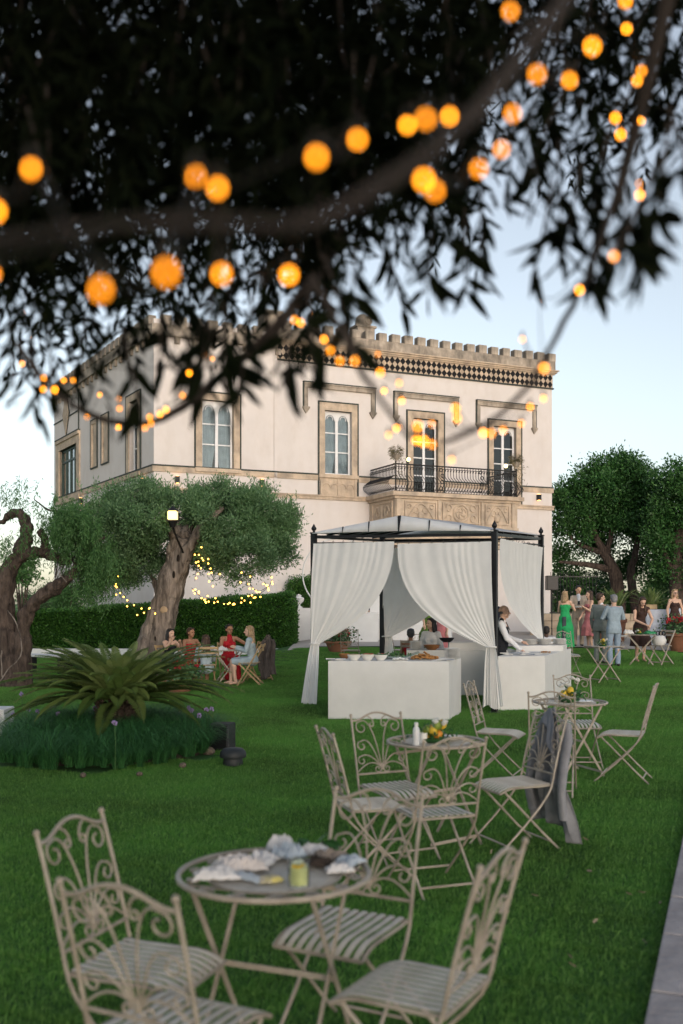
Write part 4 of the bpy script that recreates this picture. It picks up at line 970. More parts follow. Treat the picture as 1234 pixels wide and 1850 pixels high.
# the same crown goes on over and behind the camera and shades the near lawn
N2 = 46000; cc = np.stack([r.uniform(-5.5, 6.0, 900), r.uniform(-4.5, 4.2, 900), r.uniform(0, 1, 900)], 1)
cc[:, 2] = np.maximum(3.3, 1.7+.66*np.maximum(cc[:, 1], 0)+.5)+cc[:, 2]*1.7
kk = r.integers(0, 900, N2); pz = cc[kk]+r.normal(size=(N2, 3))*.2
pz = pz[(pz[:, 2] > 1.7+.64*pz[:, 1]+.15) & (pz[:, 2] > 3.0)]; N2 = len(pz)
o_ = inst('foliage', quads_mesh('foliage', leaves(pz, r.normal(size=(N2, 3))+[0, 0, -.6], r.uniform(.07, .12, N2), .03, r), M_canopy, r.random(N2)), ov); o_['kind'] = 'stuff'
# the leaves of the lower fringe, which can be told apart, each its own piece
lm = []
for k in range(5):
    V6 = leaf6(np.zeros((1, 3)), np.array([[0, 0, -1.0]]), np.array([1.0]), np.array([.2+.03*k]), np.random.default_rng(k))
    lm.append(quads_mesh('leaf', V6, M_canopy, np.full(2, .1+.12*k)))
fr = random.Random(9); cnt = 0
FRG = [(r_[0], r_[1]) for r_ in OUT]
specials = [(990, 430, 2.0, 9), (1040, 400, 2.0, 12), (1075, 440, 1.9, 14), (1130, 430, 1.7, 16), (1165, 400, 1.6, 14), (1200, 340, 1.6, 14), (1225, 300, 1.7, 12), (1090, 330, 1.9, 12), (840, 470, 2.2, 12), (870, 440, 2.2, 10), (780, 480, 2.2, 9), (700, 500, 2.4, 9), (60, 700, 2.3, 7), (90, 690, 2.3, 6), (20, 680, 2.3, 5), (230, 690, 2.1, 9), (330, 650, 2.1, 9), (405, 660, 2.0, 12), (450, 640, 2.0, 9), (520, 640, 1.9, 12), (560, 620, 1.9, 12), (600, 560, 1.9, 10), (380, 610, 2.0, 10), (290, 620, 2.2, 9), (640, 530, 2.0, 9), (150, 670, 2.4, 7), (1010, 360, 2.1, 10), (960, 320, 2.2, 8), (930, 290, 2.2, 8), (480, 600, 2.0, 10)]
for (px, py, Y, k) in specials:
    a0 = Vector(P(px, py-55, Y)); ln = Vector((fr.gauss(0, .03), fr.gauss(0, .03), -.14)); twq.tube([a0-ln*.4, a0+ln*.5, a0+ln], [.004, .003, .0015], 4)
    for j in range(k):
        if cnt >= 298: break
        t = j/k; o_ = a0+ln*t; sd = Vector((fr.gauss(0, .55), fr.gauss(0, .55), -.8)).normalized(); q_ = (-sd).to_track_quat('Z', 'Y')
        L = fr.uniform(.06, .10); inst('leaf', lm[j % 5], ov, Matrix.Translation(o_)@(q_.to_matrix().to_4x4()@Matrix.Rotation(fr.uniform(0, 6.3), 4, 'Z'))@Matrix.Scale(L, 4)); cnt += 1
twq.build('twig', M_branch, ov, kind='stuff')
# warm bulbs strung along the branches: (column, row, disc size)
M_bulbs = [emission('warm_bulb', (1.0, .30, .011), s_) for s_ in (4.2, 6, 8)]
def bulb_r(Y): return .0042
SETS = [
 ('string_lights', 'string of large blurred warm bulbs on the near branch across the upper left', [(-8, 382, 52), (56, 305, 50), (182, 523, 62), (300, 492, 66), (352, 318, 52), (393, 340, 52), (400, 495, 50), (522, 497, 46), (572, 284, 56), (646, 252, 48), (-12, 495, 40)]),
 ('string_lights', 'string of blurred warm bulbs along the thick branch in the upper middle and right', [(736, 226, 42), (769, 215, 50), (812, 210, 42), (766, 325, 52), (786, 345, 48), (865, 305, 44), (906, 270, 40), (926, 205, 42), (970, 134, 44), (1029, 145, 38), (922, 20, 42), (1070, 84, 42)]),
 ('string_lights', 'string of smaller warm bulbs hanging down the right side of the near foliage', [(1132, 52, 26), (1130, 2, 32), (1159, 128, 26), (1151, 146, 26), (1112, 213, 26), (1121, 243, 26), (1154, 333, 22), (1156, 352, 24), (1158, 218, 20), (1109, 463, 28), (1118, 436, 20), (1047, 524, 24), (975, 544, 14), (983, 665, 26), (944, 613, 18), (982, 720, 18)]),
 ('string_lights', 'garland of small warm bulbs in front of the balcony windows', [(823, 738, 24), (826, 756, 22), (873, 782, 22), (888, 783, 22), (755, 770, 26), (752, 795, 22), (765, 797, 26), (781, 803, 22), (716, 774, 18), (702, 786, 18), (722, 770, 18), (816, 831, 20), (958, 735, 18), (942, 765, 18), (909, 777, 20), (780, 765, 20)]),
 ('string_lights', 'garland of small warm bulbs crossing the frieze of the house', [(532, 578, 20), (543, 583, 20), (586, 613, 20), (597, 633, 22), (614, 652, 22), (641, 652, 24), (560, 566, 16), (683, 640, 16), (687, 673, 22), (721, 692, 18), (726, 724, 18), (694, 706, 16)]),
 ('string_lights', 'drooping garland of small warm bulbs before the left corner of the house', [(79, 683, 16), (78, 703, 16), (99, 704, 18), (132, 687, 14), (141, 707, 12), (115, 687, 14), (157, 752, 15), (180, 713, 12), (215, 721, 15), (216, 738, 15), (214, 772, 14), (262, 773, 16), (271, 754, 16), (273, 765, 16), (289, 748, 16), (300, 740, 16), (330, 714, 16), (342, 674, 16), (358, 730, 13), (372, 642, 15), (384, 648, 12), (428, 672, 15), (40, 657, 14), (59, 610, 12), (42, 565, 12)]),
]
bme2 = [MB().ell((0, 0, 0), 1, 10, 6).mesh('bulb', m_) for m_ in M_bulbs]
for nm, lb, pts in SETS:
    g = thing(nm, lb, 'string lights', (0, 0, 0), 0, 'strings of warm lights in the overhanging tree')
    pp = [P(a, b, BD_(c)) for a, b, c in pts]
    q = MB()
    for i in range(len(pp)-1):
        m_ = (pp[i]+pp[i+1])/2-Vector((0, 0, .03)); q.tube([pp[i]+Vector((0, .004, .012)), m_+Vector((0, .012, .03)), pp[i+1]+Vector((0, .004, .012))], .0011, 4)
    for p in pp: q.tube([p+Vector((0, 0, .003)), p+Vector((0, 0, .014))], .0028, 6)
    q.build('wire', M_wire, g)
    for (a, b, c), p in zip(pts, pp):
        R = .0028 if c > 34 else .0030
        inst('bulb', bme2[(a*7+b) % 3], g, Matrix.Translation(p)@Matrix.Diagonal((R*.85, R*.85, R*1.3, 1)))
# ================================================================== furniture
M_metal = mat('cream_painted_metal', (.35, .31, .26), .42, var=.16, scale=9, bump=.06, spec=.5, dark=(.24, .205, .165))
M_slatm = mat('cream_paint_toplit', (.56, .53, .48), .40, var=.10, scale=11, spec=.5, dark=(.44, .40, .34))  # frame's cream made brighter: light falling from above is put into the colour
M_cloth = mat('white_table_cover', (.60, .60, .59), .9, var=.03, scale=4, bump=.08, bscale=60)
M_drape = mat('white_drape', (.80, .80, .79), .9, var=.03, scale=3, trans=.2)
M_china = mat('white_china', (.74, .74, .72), .25, var=.03)
M_ribbon = mat('navy_napkin', (.10, .14, .22), .8, var=.4, scale=30, dark=(.6, .62, .64))
M_paper = mat('crumpled_paper', (.60, .60, .62), .85, var=.06); M_paper2 = mat('printed_paper', (.46, .42, .40), .85, var=.3, scale=14, dark=(.60, .57, .57))
M_blueish = mat('pale_blue_cloth', (.40, .47, .55), .9, var=.12, scale=8)
M_leafg = mat('garnish_leaf', (.03, .11, .03), .5, var=.3, trans=.1)
M_yel = mat('lemon', (.62, .42, .04), .45, var=.15); M_orange = mat('orange_fruit', (.62, .24, .025), .45, var=.12); M_lime = mat('green_citrus', (.16, .22, .03), .45, var=.2)
M_petal = mat('white_petal', (.70, .70, .66), .8, var=.05, trans=.2); M_redp = mat('red_petal', (.42, .02, .03), .7, var=.2, trans=.15)
def spiral(cx, cy, r0, r1, a0, turns, n=12):
    return [(cx+(r0+(r1-r0)*k/n)*math.cos(a0+turns*2*PI*k/n), cy+(r0+(r1-r0)*k/n)*math.sin(a0+turns*2*PI*k/n)) for k in range(n+1)]
def bez(p0, p1, p2, p3, n=12):
    return [tuple((1-t)**3*a+3*(1-t)**2*t*b+3*(1-t)*t*t*c+t**3*d for a, b, c, d in zip(p0, p1, p2, p3)) for t in [k/n for k in range(n+1)]]
def back_pt(x, h):      # point in the reclined plane of the chair back; h measured from the seat
    return Vector((x, -.195-.125*(h/.48)**1.15 if h > 0 else -.195, .45+h))
def make_chair(label, group, name='garden_chair'):
    t = thing(name, label, 'chair', (0, 0, 0), 0, group); hw = .197
    for sx in (-1, 1):
        x = sx*hw
        pts = [back_pt(x, h) for h in (.462, .40, .3, .2, .1, .03)]+[Vector((x, -.185, .43)), Vector((x, -.16, .385)), Vector((x, -.10, .31)), Vector((x, .03, .18)), Vector((x, .23, 0))]
        q = MB(); q.tube(pts, .0078, 7); q.ell(back_pt(x, .469), (.012, .012, .013), 8, 6); q.build('leg', M_metal, t)
        xi = sx*(hw-.022)
        q = MB(); q.tube([Vector((xi, .17, .428)), Vector((xi, .14, .395)), Vector((xi, .09, .35)), Vector((xi, .0, .26)), Vector((xi, -.13, .13)), Vector((xi, -.27, 0))], .0085, 7); q.build('leg', M_metal, t)
    q = MB(); q.tube([(-hw+.02, -.215, .055), (hw-.02, -.215, .055)], .007, 6); q.build('stretcher', M_metal, t)
    q = MB(); q.tube([(-hw, .165, .065), (hw, .165, .065)], .007, 6); q.build('stretcher', M_metal, t)
    # arched top rail and lower rail
    arch = bez((-hw, .435), (-hw+.07, .42), (-.09, .482), (0, .482), 10)+bez((0, .482), (.09, .482), (hw-.07, .42), (hw, .435), 10)[1:]
    q = MB(); q.tube([back_pt(x, h) for x, h in arch], .0078, 7); q.build('back_frame', M_metal, t); MB().tube([back_pt(-hw, .075), back_pt(hw, .075)], .0072, 6).build('back_rail', M_metal, t)
    q = MB(); r_ = .0047
    for s in (-1, 1):
        def T(pl, rr=r_): q.tube([back_pt(s*x, h) for x, h in pl], [rr]*(len(pl)-3)+[rr*.9, rr*.85, rr*1.3], 5)
        T(bez((.006, .11), (.02, .27), (.05, .43), (.115, .432), 12)+spiral(.128, .385, .047, .014, PI/2-.3, -.95, 14)[1:])
        T(bez((.010, .11), (.04, .20), (.07, .305), (.125, .30), 10)+spiral(.14, .262, .038, .012, PI/2-.3, -.9, 12)[1:])
        T(bez((.012, .11), (.04, .17), (.09, .205), (.135, .20), 10)+spiral(.15, .165, .034, .011, PI/2-.3, -.85, 12)[1:])
        q.tube([back_pt(s*x, h) for x, h in bez((.012, .115), (.06, .165), (.12, .155), (hw, .085), 10)], r_, 5)
        T(bez((.004, .14), (.006, .10), (.01, .085), (.03, .082), 6)+spiral(.036, .104, .022, .008, -PI/2, .8, 10)[1:])
        T(bez((.095, .462), (.05, .465), (.03, .43), (.03, .41), 8)+spiral(.048, .405, .02, .008, PI, .8, 10)[1:])
    q.ell(back_pt(0, .115), (.016, .010, .022), 8, 6); q.build('scrollwork', M_metal, t)
    # seat: rails + slats that curl over at the front
    def sp(y): return .457-(max(0, y-.09)/.12)**2*.036+(.004 if y < -.15 else 0)
    ys = [-.195, -.12, -.03, .06, .10, .14, .175, .205]
    q = MB()
    for sx in (-1, 1): q.tube([(sx*.185, y, sp(y)-.010) for y in ys], .008, 6)
    q.tube([(-.185, -.195, .447), (.185, -.195, .447)], .008, 6); q.tube([(-.185, .205, sp(.205)-.010), (.185, .205, sp(.205)-.010)], .008, 6); q.build('seat_frame', M_metal, t)
    q = MB(); w_ = .0115
    for k, y in enumerate(ys): q.v += [(-w_, y, sp(y)), (w_, y, sp(y)), (w_, y, sp(y)-.004), (-w_, y, sp(y)-.004)]
    for k in range(len(ys)-1):
        a = k*4; q.f += [(a, a+1, a+5, a+4), (a+1, a+2, a+6, a+5), (a+2, a+3, a+7, a+6), (a+3, a, a+4, a+7)]
    q.f += [(3, 2, 1, 0), (len(q.v)-4, len(q.v)-3, len(q.v)-2, len(q.v)-1)]
    sm_ = q.mesh('slat', M_slatm)
    for k in range(9): inst('slat', sm_, t, loc=(-.16+.04*k, 0, .001))
    return t
GC = 'cream scrollwork garden chairs round the near tables'
first = None
CH = []
def chair(mx, my, fx, fy, label, tilt=.30):
    """mx,my: ground point under the middle of the top rail; (fx,fy): direction the chair faces"""
    global first
    f = Vector((fx, fy)).normalized(); o = Vector((mx, my))+f*tilt; rz = math.atan2(-f.x, f.y); z = G(o.x, o.y)
    if first is None: first = make_chair(label, GC); c = first; c.location = (o.x, o.y, z); c.rotation_euler = (0, 0, rz)
    else: c = copy_tree(first, (o.x, o.y, z), rz, label)
    c['group'] = GC; CH.append(c); return c
chair(-.955, 3.563, .943, -.333, 'cream scroll back chair on the left of the nearest table, turned sideways to it')
chair(-.608, 2.73, .437, .9, 'nearest cream scroll back chair at bottom left with its back to the viewer')
chair(.145, 4.10, -.467, -.884, 'cream scroll back chair behind the nearest table, facing the viewer')
chair(.492, 3.114, -.87, .50, 'cream scroll back chair at bottom right, turned towards the nearest table')
chair(-.09, 6.12, .96, .28, 'edge on cream scroll back chair left of the table with citrus fruit')
chair(.25, 7.0, .427, -.904, 'cream scroll back chair behind left of the table with citrus fruit, seat facing the viewer')
chair(.646, 5.72, -.33, .94, 'cream scroll back chair in front of the table with citrus fruit, back to the viewer')
jc = chair(1.47, 7.06, -.93, -.37, 'cream scroll back chair with a grey jacket hung over its back')
chair(1.27, 9.82, .93, -.37, 'cream scroll back chair with its back towards the gazebo curtain, left of the flower table')
chair(1.83, 8.68, .25, .97, 'cream scroll back chair just behind the grey jacket, back to the viewer')
chair(2.48, 10.72, 0, -1, 'cream scroll back chair directly behind the flower table, facing the viewer')
chair(2.98, 9.5, -.92, .38, 'cream scroll back chair standing alone on the right side of the flower table')
chair(4.74, 21.4, .2, -.98, 'cream scroll back chair in front of the woman in the emerald dress')
chair(.17, 22.0, .15, 1, 'cream scroll back chair in front of the geranium pot seen through the gazebo')
chair(1.53, 20.3, -.5, -.8, 'cream scroll back chair behind the long serving counter inside the gazebo')
chair(1.02, 22.3, .9, .3, 'cream scroll back chair right of the geranium pot seen through the gazebo')
chair(7.55, 27.9, .4, -.9, 'cream scroll back chair half hidden by the red geranium pot on the terrace')
def make_table(label, group, R=.345, name='garden_table'):
    t = thing(name, label, 'table', (0, 0, 0), 0, group); zt = .72
    q = MB(); q.torus((0, 0, zt), R, .0105, 56, 8); q.torus((0, 0, zt-.004), R*.70, .006, 40, 6); q.build('rim', M_metal, t)
    q = MB(); n = 22
    for k in range(1, n):
        x = -R*.68+2*R*.68*k/n; h = math.sqrt(max(0, (R*.69)**2-x*x))
        q.box(x-.0065, x+.0065, -h, h, zt-.006, zt-.002); q.box(-h, h, x-.0065, x+.0065, zt-.0015, zt+.0015)
    q.build('woven_top', M_slatm, t, smooth=False)
    q = MB().tube(spiral(.0, .0, .028, .008, -2.2, 1.1, 12), .004, 4) if False else MB()
    a_ = [(x, y, 0) for x, y in spiral(0, 0, .030, .008, -PI/2, .95, 14)]; q.tube(a_, .004, 4); b_ = [(x, -y, 0) for x, y in spiral(.0, -.0, .030, .008, -PI/2, .95, 14)]
    q.tube([(x*-1+.004, y+.0, 0) for x, y, z in b_], .004, 4); sm2 = q.mesh('scroll', M_metal)
    ns = 14
    for k in range(ns):
        a = 2*PI*k/ns; rr = R*.85; inst('scroll', sm2, t, Matrix.Translation((rr*math.cos(a), rr*math.sin(a), zt-.002))@Matrix.Rotation(a, 4, 'Z'))
    for sy in (-1, 1):
        y = sy*.235
        for sx in (-1, 1):
            q = MB(); yy = y if sx > 0 else y-sy*.02; q.bar((sx*.20, yy, zt-.01), (-sx*.235, yy, 0), .022, .007, side=(1, 0, 0)); q.build('leg', M_metal, t, smooth=False)
    for x, z in ((-.16, .64), (-.02, .36), (.19, .055)):
        q = MB(); q.bar((x, -.235, z), (x, .235, z), .02, .006, side=(0, 0, 1)); q.build('stretcher', M_metal, t, smooth=False)
    q = MB(); q.bar((-.2, -.3, zt-.016), (-.2, .3, zt-.016), .02, .005, side=(1, 0, 0)); q.bar((.2, -.28, zt-.016), (.2, .28, zt-.016), .02, .005, side=(1, 0, 0)); q.build('under_frame', M_metal, t, smooth=False)
    return t
GT = 'round cream garden tables'
T1 = make_table('nearest round cream metal table, littered with papers and a glass of lemonade', GT); T1.location = (-.244, 3.62, 0); T1.rotation_euler = (0, 0, -1.95)
T2 = copy_tree(T1, (.672, 7.07, 0), -.9, 'round cream metal table with citrus fruit and a white spray bottle')
T3 = copy_tree(T1, (2.27, 9.90, 0), .35, 'round cream metal table with a white flower and lemon centrepiece beside the right hand buffet')
T3.scale = (1.04, 1.04, 1)
# things on the near table
def crumple(m, loc, sx, sy, h, seed, name, label, cat, rz=0, lift=0, group=None):
    rr = np.random.default_rng(seed); W_ = [(rr.uniform(-1, 1, 2)*f, rr.uniform(0, 6), 1/f**.75) for f in (5, 8, 11, 15, 21, 30, 38)]
    def fn(u, v):
        z = 0; 
        for kk, p_, a_ in W_: z += a_*(1-abs(math.sin(kk[0]*u*1.6+kk[1]*v*1.6+p_)))
        e = max(abs(u-.5), abs(v-.5))*2; z = h*1.45*(.25+z*.62)*(1-e**5*.75)
        k = 1+.16*math.sin(5*v+seed)+.05*math.sin(17*v); j = 1+.16*math.sin(6*u+seed*2)+.05*math.sin(19*u+1)
        return ((u-.5)*sx*k, (v-.5)*sy*j, max(0.003, z))
    q = MB().grid(fn, 26, 22); o = q.build(name, m, None, loc=loc, rz=rz, solid=.0012, angle=25); return tag(o, label, cat, group)
TZ = .724
def on1(px, py):   # a point of table 1's top seen at this place in the photograph
    Y = FP*(HC-TZ)/(py-YH); return Vector(((px-CX)/FP*Y, Y, TZ))
crumple(M_paper2, on1(428, 1572), .16, .14, .06, 1, 'crumpled_paper', 'pinkish crumpled paper bag at the left of the heap on the near table', 'paper', .5)
crumple(M_paper, on1(390, 1588), .15, .09, .05, 2, 'plastic_wrapper', 'white crumpled plastic wrapper at the left edge of the heap on the near table', 'wrapper', .2)
crumple(M_paper, on1(472, 1562), .13, .10, .055, 3, 'crumpled_napkin', 'white crumpled napkin in the middle of the heap on the near table', 'napkin', 1.2)
crumple(M_blueish, on1(523, 1552), .10, .09, .07, 4, 'crumpled_napkin', 'pale blue crumpled cloth behind the lemonade glass', 'napkin', .7)
crumple(M_paper, on1(507, 1540), .10, .07, .07, 5, 'crumpled_napkin', 'white crumpled napkin at the far edge of the near table', 'napkin', .1)
crumple(M_paper, on1(570, 1547), .12, .06, .055, 6, 'rolled_napkin', 'rolled white napkin on the right half of the near table', 'napkin', -.15)
crumple(M_blueish, on1(632, 1562), .09, .08, .04, 7, 'crumpled_napkin', 'pale blue folded cloth at the right edge of the near table', 'napkin', .9)
crumple(M_paper, on1(612, 1576), .09, .06, .035, 8, 'crumpled_napkin', 'small white crumpled napkin near the right edge of the near table', 'napkin', .3)
crumple(mat('dark_cloth', (.035, .025, .02), .8), on1(575, 1566), .10, .055, .045, 9, 'dark_pouch', 'dark brown pouch lying behind right of the lemonade glass', 'pouch', -.4)
crumple(mat('grey_brown_cloth', (.22, .19, .17), .8), on1(598, 1556), .13, .035, .05, 10, 'rolled_cloth', 'grey brown rolled cloth beside the dark pouch on the near table', 'cloth', -.1)
r = np.random.default_rng(2); N = 26; o_ = on1(585, 1541); V = leaves(r.normal(size=(N, 3))*[.03, .015, .004]+[0, 0, .03], r.normal(size=(N, 3))*[1, .6, .35], r.uniform(.04, .08, N), .028, r)
tag(inst('leaf_sprig', quads_mesh('leaf_sprig', V, M_leafg), None, loc=o_), 'dark green leaf sprig behind the napkins on the near table', 'leaves')
crumple(mat('yellow_print', (.45, .40, .10), .7, var=.5, scale=22, dark=(.35, .33, .38)), on1(488, 1592), .085, .065, .02, 12, 'snack_packet', 'yellow and violet printed packet left of the lemonade glass', 'packet', .3)
pk = crumple(M_blueish, on1(447, 1590), .12, .04, .03, 13, 'paper_strip', 'pale blue paper strip slanting across the heap on the near table', 'paper', -.7)
M_clear = glass('clear_glass', (.93, .95, .94), .14); M_lemonade = mat('lemonade', (.60, .62, .30), .25, var=.15, scale=25)
gl_ = thing('tumbler', 'glass tumbler of cloudy lemonade on the near table', 'glass', on1(540, 1601))
MB().lathe([(.036, .0), (.037, .004), (.0385, .095), (.0365, .095), (.035, .008), (.001, .008)], 24).build('glass', M_clear, gl_)
MB().lathe([(.002, .0085), (.0345, .009), (.0355, .070), (.002, .072)], 24).build('lemonade', M_lemonade, gl_)
q = MB()
for k in range(4): q.bbox(-.011, .011, -.011, .011, -.01, .01, .003, M=Matrix.Translation((.012*math.cos(k*1.7), .012*math.sin(k*1.7), .070+.004*k))@Matrix.Rotation(k*.7, 4, 'X')@Matrix.Rotation(k*1.1, 4, 'Z'))
q.build('ice', mat('ice', (.55, .62, .5), .1), gl_)
q = MB(); q.tube([(-.022, -.03, .078), (.0, -.033, .074), (.018, -.02, .08)], .006, 5); q.build('lemon_slice', M_yel, gl_)
# table 2: fruit centrepiece and bottle
def onT(px, py, Y, z=TZ): return Vector(((px-CX)/FP*Y, Y, z))
def centrepiece(label, loc, seed, fruit, flowers, R=.10, hgt=.10, leaf=90):
    t = thing('centrepiece', label, 'centrepiece', loc, 0, 'fruit and flower centrepieces'); rr = random.Random(seed); r = np.random.default_rng(seed)
    MB().lathe([(R*.7, 0), (R*.95, .02), (R, .03), (R*.3, .03)], 18).build('dish', M_leafg, t)
    k = 0
    for m, n in fruit:
        for _ in range(n):
            a = k*2.4; rd = R*.62*(.25+.75*((k % 5)/5)); z = .05+.035*(k % 3); k += 1
            MB().ell((0, 0, 0), (.034, .034, .036), 12, 8).build('fruit', m, t, loc=(rd*math.cos(a), rd*math.sin(a), z))
    for i in range(flowers):
        a = rr.uniform(0, 6.3); rd = R*rr.uniform(.3, 1.05); z = rr.uniform(hgt*.75, hgt*1.55); q = MB(); c = Vector((rd*math.cos(a), rd*math.sin(a), z))
        for j in range(9): d = Vector((rr.gauss(0, 1), rr.gauss(0, 1), rr.gauss(0, .8))).normalized(); q.ell(c+d*.014, (.016, .016, .012), 7, 5)
        q.build('flower', M_petal, t)
    N = leaf; p = r.normal(size=(N, 3))*[R*.55, R*.55, .03]+[0, 0, .06]; d = r.normal(size=(N, 3))+[0, 0, .3]
    inst('foliage', quads_mesh('foliage', leaves(p, d, r.uniform(.03, .07, N), .02, r), M_leafg, r.random(N)), t)
    return t
centrepiece('heap of oranges, lemons and green citrus with small white flowers', onT(787, 1330, 7.02), 3, ((M_orange, 2), (M_lime, 5), (M_yel, 3)), 4, .115, .10)
centrepiece('centrepiece of white blooms and lemons on the round table by the right hand buffet', onT(1028, 1256, 9.85), 4, ((M_yel, 5), (M_lime, 2)), 6, .11, .15, 150)
bt = thing('spray_bottle', 'white plastic bottle beside the citrus fruit', 'bottle', onT(752, 1345, 6.85))
MB().lathe([(.022, 0), (.024, .004), (.024, .10), (.020, .118), (.011, .13), (.011, .135)], 16).build('bottle_body', mat('white_plastic', (.68, .69, .72), .35), bt)
MB().lathe([(.014, .135), (.014, .155), (.008, .158)], 12).build('bottle_cap', M_china, bt)
for i, (px, Y, lb) in enumerate(((765, 6.98, 'small frosted glass behind the white bottle'), (773, 7.16, 'small clear glass behind the citrus fruit'))):
    MBg = MB().lathe([(.026, 0), (.028, .07), (.026, .07), (.024, .006), (.001, .006)], 16)
    tag(MBg.build('small_glass', M_china if i == 0 else M_clear, None, loc=onT(px, 0, Y)), lb, 'glass')
def plate(label, loc, r_=.12, group=None, name='plate', m=None):
    return tag(MB().lathe([(r_*.55, 0), (r_*.6, .004), (r_, .016), (r_*.99, .019), (r_*.6, .008), (.001, .007)], 28).build(name, m or M_china, None, loc=loc), label, 'plate', group)
plate('white plate on the round table by the right hand buffet, right of the flowers', onT(1052, 1258, 9.82), .11)
plate('white paper plate on the table behind the citrus fruit', onT(815, 1330, 7.15), .09)
# jacket over the chair back
M_jacket = mat('grey_jacket', (.23, .235, .26), .95, var=.18, scale=6, bump=.2, bscale=120)
M_lining = mat('grey_jacket_lining', (.16, .17, .20), .7, var=.2, scale=5)
def jacket_on(c, m, label, size=1.0):
    t = thing('jacket', label, 'jacket', c.location, c.rotation_euler.z)
    top = .492
    rz_ = lambda h: back_pt(0, max(0, h)).y if h > 0 else -.195+.25*h
    def back(u, v):        # outer side, falling behind the chair back
        e = (u-.5)*2; w_ = (.10+.15*min(1, v*1.25)**.8)*size*(1+.06*math.sin(9*v+2*e)); x = e*w_+.02*math.sin(6*v+1)
        h = top+.02-.12*abs(e)**1.4*(1-v)-(.86+.04*math.sin(5*u+1)+.05*(e < 0)*abs(e))*v; fold = .030*math.sin(e*7+2.0*v+1)+.022*math.sin(e*14-4*v)+.010*math.sin(e*29+5*v)
        return Vector((x, rz_(h)-.022-.085*min(1, v*2.0)*(1-.6*e*e)-fold*min(1, v*2.5), max(.04, .45+h)))
    o_ = MB().grid(back, 46, 34).build('jacket_back', m, t, solid=.005)
    def front(u, v):
        e = (u-.5)*2; w_ = (.10+.03*v)*size; h = top+.02-.12*abs(e)**1.4-.13*v*(1+.5*math.sin(4.3*u+1)); return Vector((e*w_, rz_(h)+.018+.010*math.sin(u*17+v*4)*v, .45+h))
    MB().grid(front, 24, 12).build('jacket_collar', M_lining if size == 1.0 else m, t, solid=.004)
    for sx in (-1, 1):      # sleeves hanging flat against the body of the jacket
        pts = [(.125, .40), (.165, .30), (.195, .12), (.205, -.08), (.19, -.24)]
        q = MB(); q.tube([Vector((sx*x*size, rz_(h)-.055-.02*math.sin(h*6), .45+h)) for x, h in pts], [.038, .046, .042, .038, .040], 12, sq=.7); q.build('sleeve', m, t)
    return t
jk = jacket_on(jc, M_jacket, 'grey jacket draped over the back of the chair by the citrus fruit table')
# ================================================================== buffet tables
def block(name, label, cat, corners, z0, z1, m=M_cloth, group=None):
    q = MB(); n = 4; cs = [Vector((x, y, 0)) for x, y in corners]; c = sum(cs, Vector())/4
    ring = lambda f, z, w_=0: [Vector((c.x+(p.x-c.x)*f, c.y+(p.y-c.y)*f, z)) for p in cs]
    def loop(f, z, amp):
        out = []
        for i in range(4):
            a = ring(f, z)[i]; b = ring(f, z)[(i+1) % 4]; nn = Vector((b.y-a.y, a.x-b.x, 0)).normalized(); L = (b-a).length
            for k in range(14):
                tt = k/14; out.append(a+(b-a)*tt+nn*amp*(math.sin(tt*L*9+i)*.6+math.sin(tt*L*23+i*2)*.4)*math.sin(PI*min(1, max(0, tt)))**.3)
        return out
    L = [loop(1.0, z0, .012), loop(1.0, z0+(z1-z0)*.35, .006), loop(1.0, z0+(z1-z0)*.7, .003), loop(1.0, z1-.012, .0), loop(.994, z1-.003, 0), loop(.985, z1, 0)]
    vs = [v for l in L for v in l]; N = len(L[0]); fs = [(i*N+j, i*N+(j+1) % N, (i+1)*N+(j+1) % N, (i+1)*N+j) for i in range(len(L)-1) for j in range(N)]; fs.append(tuple(range((len(L)-1)*N, len(L)*N)))
    q.add(vs, fs); return tag(q.build(name, m, angle=30), label, cat, group)
Z1 = .855
block('buffet_table', 'white covered buffet table laden with bowls and platters, in front of the left curtain', 'table', [(-.195, 14.64), (1.565, 14.50), (1.86, 15.50), (.08, 15.64)], 0, Z1)
block('serving_counter', 'long white serving counter across the middle of the gazebo', 'counter', [(1.16, 17.68), (3.10, 17.62), (3.12, 18.3), (1.2, 18.4)], .03, .87)
block('buffet_table', 'white covered buffet table in front of the bald waiter', 'table', [(2.45, 15.70), (3.24, 15.86), (4.24, 18.40), (3.42, 18.5)], -.02, .865)
block('riser', 'low white riser carrying plate stacks on the right hand buffet', 'riser', [(3.02, 17.2), (3.88, 17.42), (4.06, 17.95), (3.2, 17.8)], .865, .965)
block('riser', 'white display box holding the black bowl on the middle counter', 'riser', [(1.92, 17.8), (2.6, 17.78), (2.62, 18.15), (1.94, 18.17)], .87, 1.0)
def stack(px, Y, z, n, r_, sp, label):
    t = thing('plate_stack', label, 'plates', ((px-CX)/FP*Y, Y, z), 0, 'stacks of white plates on the buffets'); me = None
    for k in range(n):
        if me is None: me = MB().lathe([(r_*.5, 0), (r_*.55, .003), (r_, .014), (r_*.99, .017), (r_*.5, .006), (.001, .005)], 24).mesh('plate', M_china)
        rr = random.Random(k); inst('plate', me, t, loc=(rr.uniform(-.004, .004), rr.uniform(-.004, .004), sp*k))
stack(817, 15.05, Z1, 9, .125, .019, 'tall stack of white plates at the right end of the front buffet')
stack(751, 17.95, .87, 11, .11, .013, 'stack of white plates at the left end of the middle counter')
stack(958, 17.75, .965, 9, .12, .010, 'leftmost stack of white plates on the riser by the waiter')
stack(984, 17.75, .965, 9, .12, .011, 'middle stack of white plates on the riser by the waiter')
stack(1011, 17.8, .965, 9, .12, .011, 'rightmost stack of white plates on the riser by the waiter')
